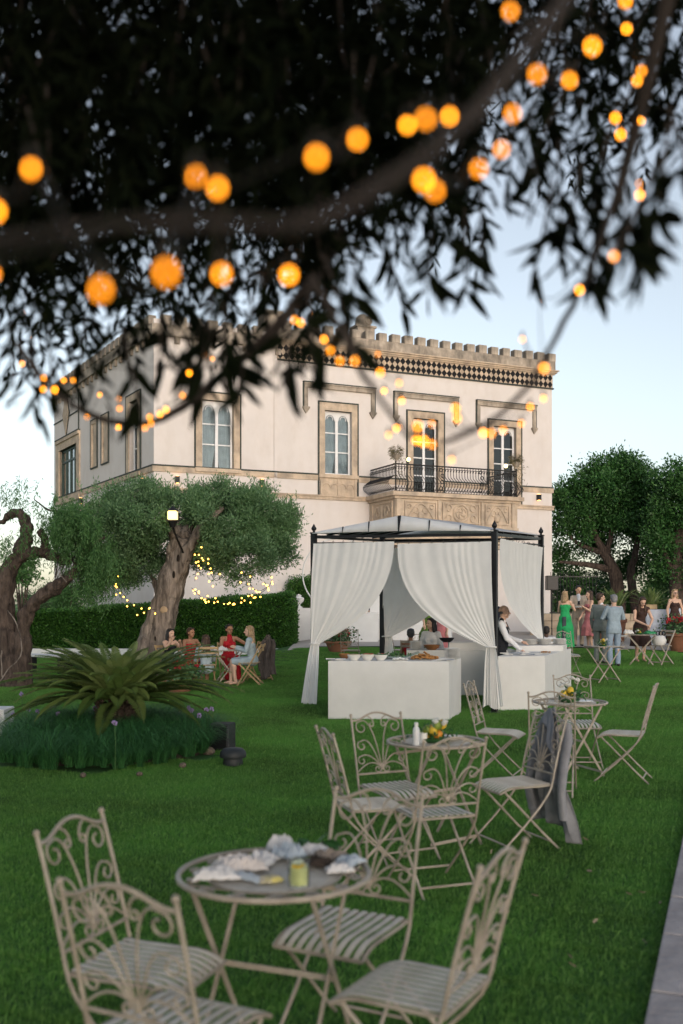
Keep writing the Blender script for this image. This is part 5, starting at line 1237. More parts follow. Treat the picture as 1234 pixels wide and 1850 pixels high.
def bowl(px, Y, z, R, h, m, label, fill=None, name='bowl'):
    t = thing(name, label, 'bowl', ((px-CX)/FP*Y, Y, z))
    MB().lathe([(R*.45, 0), (R*.5, .005), (R*.85, h*.55), (R, h), (R*.97, h), (R*.8, h*.55), (.01, .012)], 26).build('bowl', m, t)
    if fill: 
        q = MB(); rr = random.Random(px)
        for k in range(22): a = k*2.4; d = R*.75*math.sqrt(k/22); q.ell((d*math.cos(a), d*math.sin(a), h*.82+rr.uniform(0, .015)), (.02, .02, .014), 6, 4)
        q.build('food', fill, t)
M_red = mat('tomato_red', (.36, .04, .02), .5, var=.3); M_brown = mat('fried_brown', (.36, .17, .05), .8, var=.3, scale=20); M_woodb = mat('wooden_bowl', (.25, .11, .04), .5, var=.3)
M_dip = mat('pale_dip', (.5, .42, .28), .6); M_green = mat('salad_green', (.06, .14, .05), .6, var=.4, scale=20)
bowl(640, 14.75, Z1, .105, .085, M_china, 'leftmost of three deep white bowls on the front buffet', M_dip)
bowl(664, 14.75, Z1, .105, .085, M_china, 'middle one of three deep white bowls on the front buffet', M_dip)
bowl(688, 14.75, Z1, .105, .085, M_china, 'rightmost of three deep white bowls on the front buffet', M_green)
bowl(622, 15.2, Z1+.0, .09, .07, M_woodb, 'brown dish behind the leftmost white bowl on the front buffet', M_brown)
bowl(664, 15.4, Z1, .10, .06, M_china, 'dish of tomatoes at the back of the front buffet', M_red)
bowl(691, 15.4, Z1, .10, .06, M_china, 'second dish of tomatoes behind the white bowls', M_red)
bowl(780, 17.75, .87, .15, .09, M_woodb, 'wide wooden bowl on the middle counter in front of the smiling woman')
bowl(807, 17.95, 1.0, .14, .08, M_black, 'black bowl on the white display box')
def platter(px, Y, z, rx, ry, label, m, n, fr_=.03, dish=M_china, zs=.02):
    t = thing('platter', label, 'platter', ((px-CX)/FP*Y, Y, z)); q = MB()
    q.lathe([(.8, 0), (1, .014), (.96, .014), (.01, .006)], 30); q.v = [(x*rx, y*ry, zz) for x, y, zz in q.v]; q.build('dish', dish, t)
    rr = random.Random(px); 
    me = MB().ell((0, 0, 0), (fr_*1.3, fr_*.8, fr_*.6), 8, 5).mesh('piece', m)
    for k in range(n):
        a = k*2.4; d = math.sqrt(k/n)*.85; inst('piece', me, t, Matrix.Translation((rx*d*math.cos(a), ry*d*math.sin(a), .02+zs*(1-d)*rr.uniform(.3, 1.6)))@Matrix.Rotation(rr.uniform(0, 6), 4, 'Z')@Matrix.Rotation(rr.uniform(-.5, .5), 4, 'X'))
    return t
platter(767, 14.85, Z1, .24, .16, 'oval platter heaped with golden fried bites on the front buffet', M_brown, 70, .026, zs=.07)
platter(722, 14.66, Z1, .13, .08, 'tray of small white rice balls on the front buffet', M_china, 14, .022)
platter(985, 16.6, .866, .11, .09, 'plate with leftover canapes on the right hand buffet', M_brown, 9, .02, zs=.01)
t_ = thing('green_glass_platter', 'greenish glass tray with salad leaves on the front buffet', 'tray', (.87, 15.2, Z1+.03))
q = MB().grid(lambda u, v: ((u-.5)*.62, (v-.5)*.34, .05*abs(u-.5)**2*4+.10*max(0, u-.7)), 12, 6); q.build('tray', mat('sea_green_glass', (.14, .22, .18), .2), t_, solid=.01)
r = np.random.default_rng(5); N = 120; inst('salad', quads_mesh('salad', leaves(r.normal(size=(N, 3))*[.12, .07, .012]+[-.05, 0, .03], r.normal(size=(N, 3)), .05, .03, r), M_green, r.random(N)), t_)
def napkins(px, Y, z, label, n=7, sp=.10):
    t = thing('napkin_pile', label, 'napkins', ((px-CX)/FP*Y, Y, z), 0, 'fans of printed napkins on the buffets'); rr = random.Random(px)
    for k in range(n):
        q = MB().bbox(-.07, .07, -.035, .035, 0, .007, .002); q.build('napkin', M_ribbon if k % 2 else M_china, t, smooth=False, loc=(rr.uniform(-sp, sp), rr.uniform(-.05, .05), .0075*k*.6), rz=rr.uniform(-.6, .6))
napkins(607, 14.72, Z1, 'fan of navy patterned napkins at the left end of the front buffet')
napkins(800, 14.64, Z1, 'fan of navy patterned napkins beside the fried bites')
napkins(928, 16.15, .866, 'white and navy napkins spread by the waiter', 10, .22)
napkins(958, 16.05, .866, 'second spread of napkins nearer the table edge by the waiter', 7, .12)
# ================================================================== gazebo
ga = math.radians(25); GD = Vector((math.cos(ga), -math.sin(ga))); GN_ = Vector((math.sin(ga), math.cos(ga)))
gB = Vector((2.38, 15.5)); gA = gB-GD*3.14; gC = gB+GN_*3.0; gDd = gA+GN_*3.0
gz = thing('gazebo', 'black framed garden gazebo hung with white tied curtains', 'gazebo', (gA.x, gA.y, 0))
gz.rotation_euler = (0, 0, -ga)
def gl(s, d, z):    # along front edge from A to B, depth back; ground follows the slope
    return Vector((s, d, z))
def gtop(s, d): 
    w_ = gA+GD*s+GN_*d; return 2.80+.04*max(0, w_.y-15.5)
W3, D3 = 3.14, 3.0
for s, d in ((0, 0), (W3, 0), (W3, D3), (0, D3)):
    w_ = gA+GD*s+GN_*d; g_ = G(w_.x, w_.y); q = MB(); z = gtop(s, d)
    q.bbox(s-.045, s+.045, d-.045, d+.045, g_-.02, z+.02, .006); q.bbox(s-.055, s+.055, d-.055, d+.055, z+.021, z+.045, .006)
    q.lathe([(.02, z+.045), (.02, z+.07), (.04, z+.09), (.045, z+.115), (.02, z+.16), (.004, z+.19)], 10, c=(s, d, 0)); q.bbox(s-.08, s+.08, d-.08, d+.08, g_-.03, g_+.012, .004); q.build('post', M_black, gz)
def beam(a, b, dz, w_=.035, name='beam', th=.045):
    q = MB(); pa = gl(*a, gtop(*a)+dz); pb_ = gl(*b, gtop(*b)+dz); d_ = (pb_-pa).normalized()*.05; q.bar(pa+d_, pb_-d_, th, w_, side=(0, 0, 1)); q.build(name, M_black, gz, smooth=False)
cn = [(0, 0), (W3, 0), (W3, D3), (0, D3)]
for i in range(4): beam(cn[i], cn[(i+1) % 4], -.03); beam(cn[i], cn[(i+1) % 4], -.135, .02, 'curtain_rail', .02)
apx = gl(W3/2, 0, gtop(W3/2, 0)+.27); apb = gl(W3/2, D3, gtop(W3/2, D3)+.27)
q = MB(); q.bar(apx+Vector((0, .05, -.03)), apb+Vector((0, -.05, -.03)), .05, .03); q.build('ridge_beam', M_black, gz, smooth=False)
for d in (.5, 1.0, 1.5, 2.0, 2.5):
    for s0 in (0, W3):
        a_ = gl(s0, d, gtop(s0, d)+.01); b_ = gl(W3/2, d, gtop(W3/2, d)+.25); q = MB(); q.bar(a_, b_, .03, .022); q.build('rafter', M_black, gz, smooth=False)
# gable panels of white canvas with dark seams
M_canvas = mat('white_canvas', (.74, .75, .76), .85, var=.03, trans=.2)
def gable(d, sg):
    q = MB(); nn = 16
    lo = [gl(W3*k/nn, d-.07*sg, gtop(W3*k/nn, d)+.02+.02*math.sin(PI*k/nn)) for k in range(nn+1)]; hi = [gl(W3*k/nn, d-.03*sg, gtop(W3*k/nn, d)+.035+.26*(1-abs(2*k/nn-1))) for k in range(nn+1)]
    q.add(lo+hi, [(k, k+1, nn+2+k, nn+1+k) for k in range(nn)]); q.build('gable_canvas', M_canvas, gz, solid=.01)
    for f in (.18, .33, .5, .665, .83):
        s_ = W3*f; zl = gtop(s_, d)+.03; zh = gtop(s_, d)+.035+.26*(1-abs(2*f-1)); w_ = .03 if f == .5 else .012
        q = MB().add([gl(s_-w_*.3, d-.085*sg, zl), gl(s_+w_*.3, d-.085*sg, zl), gl(s_+w_, d-.05*sg, zh), gl(s_-w_, d-.05*sg, zh)], [(0, 1, 2, 3)]); q.build('seam', M_black, gz, smooth=False, solid=.006)
gable(0, 1); gable(D3, -1)
for sg, s0 in ((0, 0), (1, W3)):
    q = MB().grid(lambda u, v: gl(s0+(W3/2-s0)*u, .03+(D3-.06)*v, gtop(s0+(W3/2-s0)*u, D3*v)+.035+.26*u-.025*math.sin(PI*u)*abs(math.sin(6*PI*v/1))), 8, 24); q.build('roof_canvas', mat('roof_canvas', (.52, .53, .55), .85, trans=.15) if sg == 0 else bpy.data.materials['roof_canvas'], gz, solid=.008)
def curtain(a, b, tie, label, zt, ztie, zbot, wt_=.16, side=1, seed=0, flare=.14, lean=(0, 0), fr_=.011):
    """a,b: world xy ends of the top hem; gathered at the post 'tie' """
    t = thing('curtain', label, 'curtain', (a.x, a.y, 0), 0, 'tied white curtains of the gazebo'); rr = random.Random(seed); ph = [rr.uniform(0, 6) for _ in range(4)]
    dv = (b-a); nrm = Vector((dv.y, -dv.x)).normalized(); L = dv.length; td = dv.normalized(); nu, nv = 130, 60
    ut = (tie-a).dot(td)/L
    def fn(u, v):
        if v < .62:
            k = v/.62; z = zt+(ztie-zt)*k
            dist = abs(u-ut); e = k**(1.25+.9*dist)                   # far hem swings in late: a slack sweep
            e = e*(1-.0)+.0
            xu = u*(1-e)+(ut+(u-.5)*wt_/L)*e; amp = fr_*(.3+.7*(1-k))*.55+.0035+.006*k**3
            z -= .10*math.sin(PI*k)*dist*1.2
        else:
            k = (v-.62)/.38; z = ztie+(zbot-ztie)*k; fl = wt_*(1+flare/wt_*k**.7*1.6); xu = ut+(u-.5)*fl/L; amp = .022+.02*k
            z += .03*math.sin(u*9+ph[0])*k
        wv = .5+.5*math.sin(u*7.3+ph[2]); fold = amp*(.6*math.sin(u*29+ph[0]+2.5*math.sin(u*5+ph[1])+v)*wv+.45*math.sin(u*67+ph[3]+3*math.sin(u*9+v*2))*(1-wv*.6)+.5*math.sin(u*13+ph[3]+v*2))
        sw = .05*math.sin(PI*min(1, v/.62)) if v < .62 else 0
        kk = max(0, (v-.62)/.38); w2 = a+dv*xu+nrm*(fold+sw)+Vector(lean)*kk
        return Vector((w2.x-a.x, w2.y-a.y, z))
    o_ = MB().grid(fn, nu, nv).build('drape', M_drape, t, angle=80)
    q = MB(); tp_ = a+td*(ut*L); c = Vector((tp_.x-a.x, tp_.y-a.y, ztie)); q.torus(c, wt_*.52, .014, 18, 6, z=(0, .1, 1)); q.build('tie_band', M_drape, t)
    q = MB()
    for k in range(9):
        p = a+dv*(k/8); c = Vector((p.x-a.x, p.y-a.y, zt+.015)); q.torus(c, .022, .004, 10, 4, z=(td.x, td.y, 0))
    q.build('curtain_ring', M_iron, t)
off = -GN_*.09
mid = gA+GD*(W3*.478)
f0 = gA+GD*.04+off
curtain(f0, mid+off, f0+GD*.02, 'white curtain tied back to the left front post of the gazebo', gtop(0, 0)-.15, 1.02, .02, .15, seed=1, flare=.09, lean=(-.10, -.25))
curtain(gA+GD*(W3*.495)+off, gB-GD*.02+off, gB-GD*.03+off, 'white curtain swept across to the right front post of the gazebo', 2.66, 1.02, .10, .15, seed=2, flare=.12, lean=(.02, -.12))
curtain(gC-GN_*.05+GD*.05, gB+GN_*.15+GD*.05, gC-GN_*.1+GD*.05, 'white curtain on the right side of the gazebo swept to its rear post', 2.72, 1.02, .15, .18, seed=3)
curtain(gDd+GD*.05, gDd+GD*1.7, gDd+GD*.10, 'white curtain at the back of the gazebo tied to the thin rear post', 2.78, 1.05, .15, .18, seed=4)
# ================================================================== small furniture
wood = mat('beech_wood', (.42, .29, .15), .5, var=.2, scale=5, bump=.1)
def folding_chair(label, x, y, f, group='pale wooden folding chairs on the lawn', m=wood, z=None):
    ff = Vector(f).normalized(); t = thing('folding_chair', label, 'chair', (x, y, G(x, y) if z is None else z), math.atan2(-ff.x, ff.y), group)
    for sx in (-1, 1):
        MB().bar((sx*.19, -.27, .82), (sx*.19, .22, 0), .03, .02, side=(0, 1, 0)).build('leg', m, t, smooth=False)
        MB().bar((sx*.165, .2, .44), (sx*.165, -.25, 0), .03, .018, side=(0, 1, 0)).build('leg', m, t, smooth=False)
    for k in range(5): MB().bbox(-.18, .18, -.17+.075*k, -.115+.075*k, .438, .455, .003).build('slat', m, t, smooth=False)
    for z0 in (.70, .79): MB().bar((-.18, -.235-(z0-.7)*.3, z0), (.18, -.235-(z0-.7)*.3, z0), .05, .014, side=(0, 0, 1)).build('back_rail', m, t, smooth=False)
    MB().bar((-.18, .16, .06), (.18, .16, .06), .025, .014).build('stretcher', m, t, smooth=False); MB().bar((-.15, -.2, .06), (.15, -.2, .06), .025, .014).build('stretcher', m, t, smooth=False)
    return t
def small_table(label, x, y, rz, wx=.6, wy=.55, m=M_metal, z=None, g='small slatted folding tables'):
    t = thing('folding_table', label, 'table', (x, y, G(x, y) if z is None else z), rz, g); zt = .70
    n = 8
    for k in range(n): MB().box(-wx/2, wx/2, -wy/2+wy*k/n, -wy/2+wy*(k+.8)/n, zt, zt+.014).build('slat', m, t, smooth=False)
    for sx in (-1, 1): MB().bar((sx*(wx/2-.03), -wy/2, zt-.012), (sx*(wx/2-.03), wy/2, zt-.012), .02, .02).build('under_rail', m, t, smooth=False)
    for sy in (-1, 1):
        MB().bar((-wx/2+.04, sy*(wy/2-.04), zt-.02), (wx/2-.06, sy*(wy/2-.04), 0), .022, .014, side=(1, 0, 0)).build('leg', m, t, smooth=False)
        MB().bar((wx/2-.04, sy*(wy/2-.065), zt-.02), (-wx/2+.06, sy*(wy/2-.065), 0), .022, .014, side=(1, 0, 0)).build('leg', m, t, smooth=False)
    for x_, z_ in ((-.2, .06), (.2, .06), (.0, .35)): MB().bar((x_*wx/.6, -wy/2+.05, z_), (x_*wx/.6, wy/2-.05, z_), .02, .012, side=(0, 0, 1)).build('stretcher', m, t, smooth=False)
    return t
small_table('small cream slatted table with a flower bowl, beside the man in the blue suit', 5.24, 19.9, .35, .62, .5)
centrepiece('small bowl of white flowers and greenery on the table near the blue suited man', (5.22, 19.9, G(5.2, 19.9)+.715), 7, ((M_yel, 3),), 4, .09, .09, 110)
small_table('small cream slatted table where the woman in the brown dress is busy', 7.14, 23.7, -.3, .66, .55)
folding_chair('cream folding chair holding a white bag beside the brown dress', 7.60, 23.7, (-.8, -.5), 'cream folding chair', M_metal)
bg_ = thing('handbag', 'round white handbag with black patterned handle on the folding chair', 'bag', (7.56, 23.72, G(7.5, 23.7)+.46))
MB().lathe([(.12, 0), (.16, .05), (.17, .12), (.13, .21), (.09, .23)], 18).build('bag_body', M_cloth, bg_); q = MB()
for k in range(4): q.torus((-.1+.07*k, 0, .28), .045, .012, 14, 5, z=(.3*k, 1, 0))
q.build('bag_handle', M_black, bg_)
cl = crumple(mat('emerald_cloth', (.02, .22, .08), .6), (7.32, 23.62, G(7.3, 23.7)+.715), .26, .16, .10, 22, 'clutch_bag', 'emerald green clutch on the small table by the brown dress', 'bag', .1)
centrepiece('low flower bowl on the small table by the brown dress', (7.08, 23.7, G(7.1, 23.7)+.715), 8, ((M_yel, 2),), 3, .09, .08, 80)
crumple(M_cloth, (6.82, 23.7, G(6.8, 23.7)+.715), .22, .16, .12, 25, 'folded_scarf', 'white folded scarf at the left end of the table by the brown dress', 'scarf', .1)
def geranium(label, x, y, R, h, n=60, rz=.35, z=None):
    g_ = G(x, y) if z is None else z; t = thing('geranium_pot', label, 'potted plant', (x, y, g_), 0, 'terracotta pots of red geraniums'); pot(t, R*.65, R, h)
    r = np.random.default_rng(n); N = 900; p = r.normal(size=(N, 3))*[R*.6, R*.6, R*.32]+[0, 0, h+R*.35]
    inst('foliage', quads_mesh('foliage', leaves(p, r.normal(size=(N, 3))+[0, 0, .5], r.uniform(.05, .09, N), .06, r), M_green, r.random(N)), t)
    rr = random.Random(n)
    for k in range(n//3):
        a = rr.uniform(0, 6.3); d = R*rr.uniform(.1, 1.2); c = Vector((d*math.cos(a), d*math.sin(a), h+R*rr.uniform(.5, 1.05))); q = MB()
        for j in range(6): q.ell(c+Vector([rr.gauss(0, .03) for _ in range(3)]), .028, 6, 4)
        q.build('flower_head', M_redp, t)
geranium('red geraniums in a terracotta pot at the right edge near the white tables', 9.42, 27.6, .42, .52, 66)
geranium('red geraniums in a low terracotta pot seen through the gazebo', -.1, 27.5, .36, .30, 60)
def cocktail(label, x, y, R=.38, h=1.08):
    t = thing('cocktail_table', label, 'table', (x, y, G(x, y)), 0, 'white clothed high tables'); 
    q = MB(); q.lathe([(R*1.12, .03), (R*1.05, h*.4), (R, h*.8), (R*.99, h-.01), (R*.97, h), (.01, h+.004)], 64, wob=lambda a, i: (.05*math.sin(a*15)+.03*math.sin(a*23+1))*(1 if i == 0 else .7 if i == 1 else .4 if i == 2 else 0)); q.build('tablecloth', mat('blue_white_cloth', (.56, .59, .66), .9) if 'blue_white_cloth' not in bpy.data.materials else bpy.data.materials['blue_white_cloth'], t, angle=60)
    MB().tube([(0, 0, 0), (0, 0, h-.02)], .03, 8).build('stem', M_iron, t); return t
cocktail('high table under a pale cloth between the brown dress and the woman in sunglasses', 9.45, 30.0, .46)
cocktail('high table under a pale cloth at the far right edge of the view', 10.6, 31.2)
MBx = MB().bbox(-.22, .22, -.12, .12, 0, .14, .01); tag(MBx.build('wooden_box', wood, None, loc=(9.25, 30, G(9, 30)+1.09)), 'small pale wooden box on the high table under the dark cycad', 'box')
# speaker, mushroom lamp, white cubes
t_ = thing('loudspeaker', 'black box loudspeaker on the grass by the strap leaved bed', 'speaker', ((402-CX)/FP*11.6, 11.6, 0), -.25)
MB().bbox(-.12, .12, -.12, .12, 0, .31, .012).build('cabinet', mat('dark_grey_box', (.022, .023, .028), .6, var=.3, scale=9), t_); MB().bbox(-.10, .10, -.128, -.121, .03, .28, .003).build('grille', M_black, t_)
t_ = thing('mushroom_speaker', 'dark mushroom shaped garden speaker on the lawn', 'speaker', ((421-CX)/FP*10.45, 10.45, 0))
M_mush = mat('dark_green_plastic', (.018, .022, .024), .55, var=.2)
MB().lathe([(.10, 0), (.105, .02), (.10, .075), (.09, .09)], 28).build('base', M_mush, t_)
MB().lathe([(.09, .09), (.137, .088), (.142, .105), (.132, .15), (.10, .178), (.05, .188), (.004, .19)], 32).build('dome', M_mush, t_)
tag(MB().bbox(-.2, .2, -.2, .2, 0, .35, .01).build('white_cube', M_whitebox, None, loc=(-4.50, 12.9, 0)), 'white cube seat cut by the left edge of the view', 'seat')
t_ = thing('garden_bench', 'long low white bench glimpsed behind the left fronds', 'bench', (P(118, 0, 24).x, 24, 0), -.5)
for k in range(3): MB().bbox(-1.5, 1.5, -.25+.17*k, -.10+.17*k, .40, .45, .005).build('slat', M_whitebox, t_, smooth=False)
for x in (-1.2, 0, 1.2): MB().box(x-.04, x+.04, -.22, .22, 0, .398).build('leg', M_iron, t_, smooth=False)
# left picnic group table
LZ = 0
small_table('small pale table between the women in red and pale blue dresses', -2.30, 20.1, .25, .62, .55, M_metal, g='small table on the left lawn')
folding_chair('pale wooden folding chair under the blonde woman', P(452, 0, 19.8).x, 19.8, (-1, .12)); 
jc2 = folding_chair('pale wooden folding chair with a brown jacket behind the blonde woman', P(470, 0, 20.7).x, 20.7, (-.6, .9))
folding_chair('pale wooden folding chair under the woman in the one shouldered red dress', P(413, 0, 20.9).x, 20.9, (.3, -1))
jkk = jacket_on(jc2, mat('brown_jacket', (.10, .085, .08), .95, var=.2), 'brown jacket hung on the empty wooden folding chair', .8)
# white bar, plinth, urn, hoop on the terrace
block('bar_counter', 'tall white bar counter behind the gazebo', 'counter', [(.85, 33.0), (3.6, 32.6), (3.7, 33.3), (.95, 33.7)], .35, 1.40, M_whitebox)
block('bar_shelf', 'white upper shelf of the bar behind the gazebo', 'counter', [(.95, 33.4), (3.65, 33.0), (3.75, 33.6), (1.0, 34.0)], 1.403, 1.96, M_whitebox)
block('white_bench', 'low white block beside the bar counter', 'bench', [(.1, 31.6), (1.15, 31.5), (1.2, 32.3), (.15, 32.4)], .35, 1.36, M_whitebox)
block('plinth', 'tall white plinth carrying a white urn left of the gazebo', 'plinth', [(-1.95, 35.6), (-.75, 35.5), (-.7, 36.4), (-1.9, 36.5)], .2, 1.53, M_whitebox)
tag(MB().lathe([(.12, 0), (.14, .03), (.06, .08), (.05, .13), (.17, .24), (.19, .36), (.15, .38), (.08, .42), (.10, .46), (.02, .50)], 20).build('urn', M_whitebox, None, loc=(P(540, 0, 35.8).x, 35.8, 1.53)), 'white lidded urn on the white plinth', 'urn')
tag(MB().torus((P(612, 0, 31).x, 31, 1.70+.9), 1.12, .022, 64, 8, z=(0, 1, 0)).build('hoop', M_whitebox), 'large thin white hoop behind the left curtain', 'arch')
# tan terrace wall with courses of blocks, fence
tw = thing('terrace_wall', 'low wall of tan stone blocks behind the woman in the emerald dress', 'wall', (0, 38, 0))
x = 7.6; rr = random.Random(8); bmx = MB().bbox(-.29, .29, -.12, .12, -.135, .135, .012).mesh('block', M_tan, False)
for row in range(3):
    for k in range(8): inst('block', bmx, tw, loc=(7.7+.6*k+(.3 if row % 2 else 0), 0, .46+.14+.285*row))
MB().box(7.2, 12.8, -.07, .07, .4, 1.30).build('core', M_tan, tw, smooth=False)
tag(MB().grid(lambda u, v: (7.2+6*u, 38.15+1.2*v, 1.3), 2, 2).build('planter_lawn', M_lawnsoil, kind='structure'))
fn_ = thing('iron_fence', 'black iron railing between the house corner and the ficus tree', 'fence', (0, 40, 0))
for z in (1.3, 2.75): MB().box(8.35, 10.3, -.015, .015, z, z+.04).build('rail', M_iron, fn_, smooth=False)
bme3 = MB().tube([(0, 0, 1.1), (0, 0, 2.95)], .014, 5).mesh('bar', M_iron)
for k in range(15): inst('bar', bme3, fn_, loc=(8.4+.13*k, 0, 0))
tag(MB().bbox(-.22, .22, -.2, .2, 0, .55, .02).build('loudspeaker', M_black, None, loc=(P(1006, 0, 37).x, 37.9, 1.9+.3)), 'black loudspeaker above the tan wall near the house corner', 'speaker')
tag(MB().tube([(0, 0, 0), (0, 0, 1.8)], .03, 8).build('speaker_stand', M_iron, None, loc=(P(1006, 0, 37).x, 37.9, .42)), 'thin dark stand carrying the far loudspeaker', 'stand')
# litter on the lawn: dry leaves near the path
M_dry = mat('fallen_leaf', (.30, .25, .18), .8, var=.3)
rr = random.Random(4); 
dl = quads_mesh('fallen_leaf', leaf6(np.zeros((1, 3)), np.array([[0, 1.0, .1]]), np.array([.05]), np.array([.018]), np.random.default_rng(1)), M_dry, np.array([.5, .5]))
for k in range(15):
    s_ = rr.uniform(.2, 3.2); n_ = -rr.expovariate(3)-.02; p = path_pt(s_, n_) if k < 9 else Vector((rr.uniform(-.4, 1.6), rr.uniform(3.6, 7)))
    o_ = inst('fallen_leaf', dl, None, loc=(p.x, p.y, .03), rot=(rr.uniform(-.3, .3), rr.uniform(-.3, .3), rr.uniform(0, 6.3))); tag(o_, 'dry curled leaf fallen on the grass near the paved path' if k < 9 else 'dry leaf fallen on the open lawn between the tables', 'leaf', 'dry leaves along the path' if k < 9 else 'dry leaves on the lawn')
# ================================================================== people
SK = {'light': mat('skin_light', (.60, .38, .28), .55, var=.06), 'tan': mat('skin_tan', (.50, .30, .20), .55, var=.06), 'brown': mat('skin_brown', (.33, .17, .10), .55, var=.06), 'dark': mat('skin_dark', (.075, .04, .028), .55, var=.06)}
HR = {'black': mat('hair_black', (.015, .012, .012), .5, var=.3, scale=30, bump=.4, bscale=60), 'brown': mat('hair_brown', (.055, .03, .018), .5, var=.3, scale=30, bump=.4, bscale=60), 'blonde': mat('hair_blonde', (.34, .235, .13), .55, var=.3, scale=30, bump=.4, bscale=60), 'grey': mat('hair_grey', (.22, .22, .23), .6, var=.2, scale=30, bump=.4, bscale=60), 'slate': mat('hair_slate', (.06, .065, .07), .5, var=.3, scale=30, bump=.4, bscale=60)}
M_eye = mat('eye', (.02, .015, .012), .2); M_lip = mat('lips', (.34, .09, .08), .5); M_shoe = mat('dark_shoe', (.02, .016, .014), .4); M_shirt = mat('white_shirt', (.66, .67, .70), .9, var=.05, bump=.1, bscale=20)
STAND = {'pelvis': (0, 0, .93), 'waist': (0, 0, 1.06), 'chest': (0, 0, 1.27), 'neck': (0, -.005, 1.44), 'head': (0, .015, 1.585),
 'sL': (-.160, 0, 1.375), 'sR': (.160, 0, 1.375), 'eL': (-.22, -.01, 1.10), 'eR': (.22, -.01, 1.10), 'wL': (-.225, .07, .86), 'wR': (.225, .07, .86),
 'hL': (-.09, 0, .90), 'hR': (.09, 0, .90), 'kL': (-.095, .02, .49), 'kR': (.095, .02, .49), 'aL': (-.095, -.02, .08), 'aR': (.095, -.02, .08)}
SIT = dict(STAND); SIT.update({'pelvis': (0, -.05, .54), 'waist': (0, -.04, .66), 'chest': (0, -.01, .86), 'neck': (0, .0, 1.03), 'head': (0, .03, 1.165), 'sL': (-.17, 0, .97), 'sR': (.17, 0, .97),
 'eL': (-.21, .08, .72), 'eR': (.21, .08, .72), 'wL': (-.12, .28, .70), 'wR': (.12, .28, .70), 'hL': (-.09, -.04, .53), 'hR': (.09, -.04, .53), 'kL': (-.10, .38, .53), 'kR': (.10, .38, .53), 'aL': (-.10, .36, .09), 'aR': (.10, .36, .09)})
def person(label, x, y, face, H=1.7, skin='light', hair='brown', hairstyle='short', outfit='dress', cols=(), pose=None, base=STAND, woman=True, z=None, head_yaw=0, head_pitch=0, extra=None, hem=.35, fx=None):
    """face: direction in the ground plane the body looks to"""
    f = Vector(face).normalized(); k = H/1.70; g_ = G(x, y) if z is None else z
    t = thing('person', label, 'person', (x, y, g_), math.atan2(-f.x, f.y)); t.scale = (k, k, k)
    J = {a: Vector(b) for a, b in base.items()}
    for a, b in (pose or {}).items(): J[a] = Vector(b)
    sh = .92 if woman else 1.04
    for s in ('sL', 'sR'): 
        if not (pose and s in pose): J[s].x *= sh
    B = MB(); hd_ = J['head']; RM = Matrix.Rotation(head_yaw, 3, 'Z')@Matrix.Rotation(head_pitch, 3, 'X')
    hp = lambda a, b, c: hd_+RM@Vector((a, b, c)); R4 = RM.to_4x4()
    B.ell(hd_+RM@Vector((0, -.012, .025)), (.076, .094, .092), 16, 12, M=R4); B.ell(hp(0, .018, -.035), (.058, .066, .078), 14, 10, M=R4); B.ell(hp(0, .05, -.085), (.030, .028, .024), 10, 6, M=R4)
    B.cap(hp(0, .085, .0), hp(0, .106, -.028), .009, .014, 8)                      # nose
    B.cap(hp(-.032, .076, .022), hp(.032, .076, .022), .013, None, 8)               # brow
    for s in (-1, 1): B.ell(hp(s*.078, -.008, -.008), (.010, .018, .030), 8, 6, M=R4)  # ears
    B.cap(J['neck']+Vector((0, -.0, -.05)), hd_+RM@Vector((0, -.02, -.06)), .056 if not woman else .047)
    ch, wa, pe = J['chest'], J['waist'], J['pelvis']
    def torso(M_, e=0.0, low=True):
        M_.ell(ch, ((.150 if woman else .168)+e, (.095 if woman else .115)+e, .165+e*.5), 16, 10)
        M_.cap(J['sL'], J['sR'], .050+e); M_.ell((wa+ch)/2, ((.125 if woman else .150)+e, .09+e+(0 if woman else .015), .16), 14, 8)
        M_.ell(wa, ((.118 if woman else .150)+e, .088+e+(0 if woman else .02), .13), 14, 8)
        M_.cap(J['neck']+Vector((0, 0, -.05)), (J['sL']*.6+J['neck']*.4)-Vector((0, 0, .03)), .045+e, .055+e); M_.cap(J['neck']+Vector((0, 0, -.05)), (J['sR']*.6+J['neck']*.4)-Vector((0, 0, .03)), .045+e, .055+e)
        if woman and e < .03:
            fw = Vector((0, 1, 0))
            for s in (-1, 1): M_.ell(ch+Vector((s*.065, .062, -.02)), .058+e*.6, 10, 8)
        if low: M_.ell(pe, ((.165 if woman else .160)+e, .110+e, .135), 16, 10)
    def shell(M_, e, hem=.15, wx=1.0):      # smooth garment body from hem to shoulders
        cs = [(pe+Vector((0, 0, -hem)), .178, .125), (pe+Vector((0, 0, -.05)), .176, .125), (pe*.5+wa*.5, .160, .115), (wa, .150, .110), (wa*.5+ch*.5, .158, .114), (ch, .172, .120), (ch+Vector((0, 0, .09)), .175, .108), ((J['sL']+J['sR'])*.5+Vector((0, 0, .035)), .120, .075), (J['neck']+Vector((0, 0, -.02)), .062, .060)]
        n = 32; vs = []
        for c_, a_, b_ in cs:
            if woman: a_ *= .9; b_ *= .92
            for j in range(n):
                t = 2*PI*j/n; ct, st = math.cos(t), math.sin(t); vs.append(c_+Vector(((a_+e)*wx*math.copysign(abs(ct)**.85, ct), (b_+e)*math.copysign(abs(st)**.9, st), 0)))
        M_.add(vs, [(i*n+j, i*n+(j+1) % n, (i+1)*n+(j+1) % n, (i+1)*n+j) for i in range(len(cs)-1) for j in range(n)]+[tuple(range(n))[::-1], tuple((len(cs)-1)*n+j for j in range(n))])
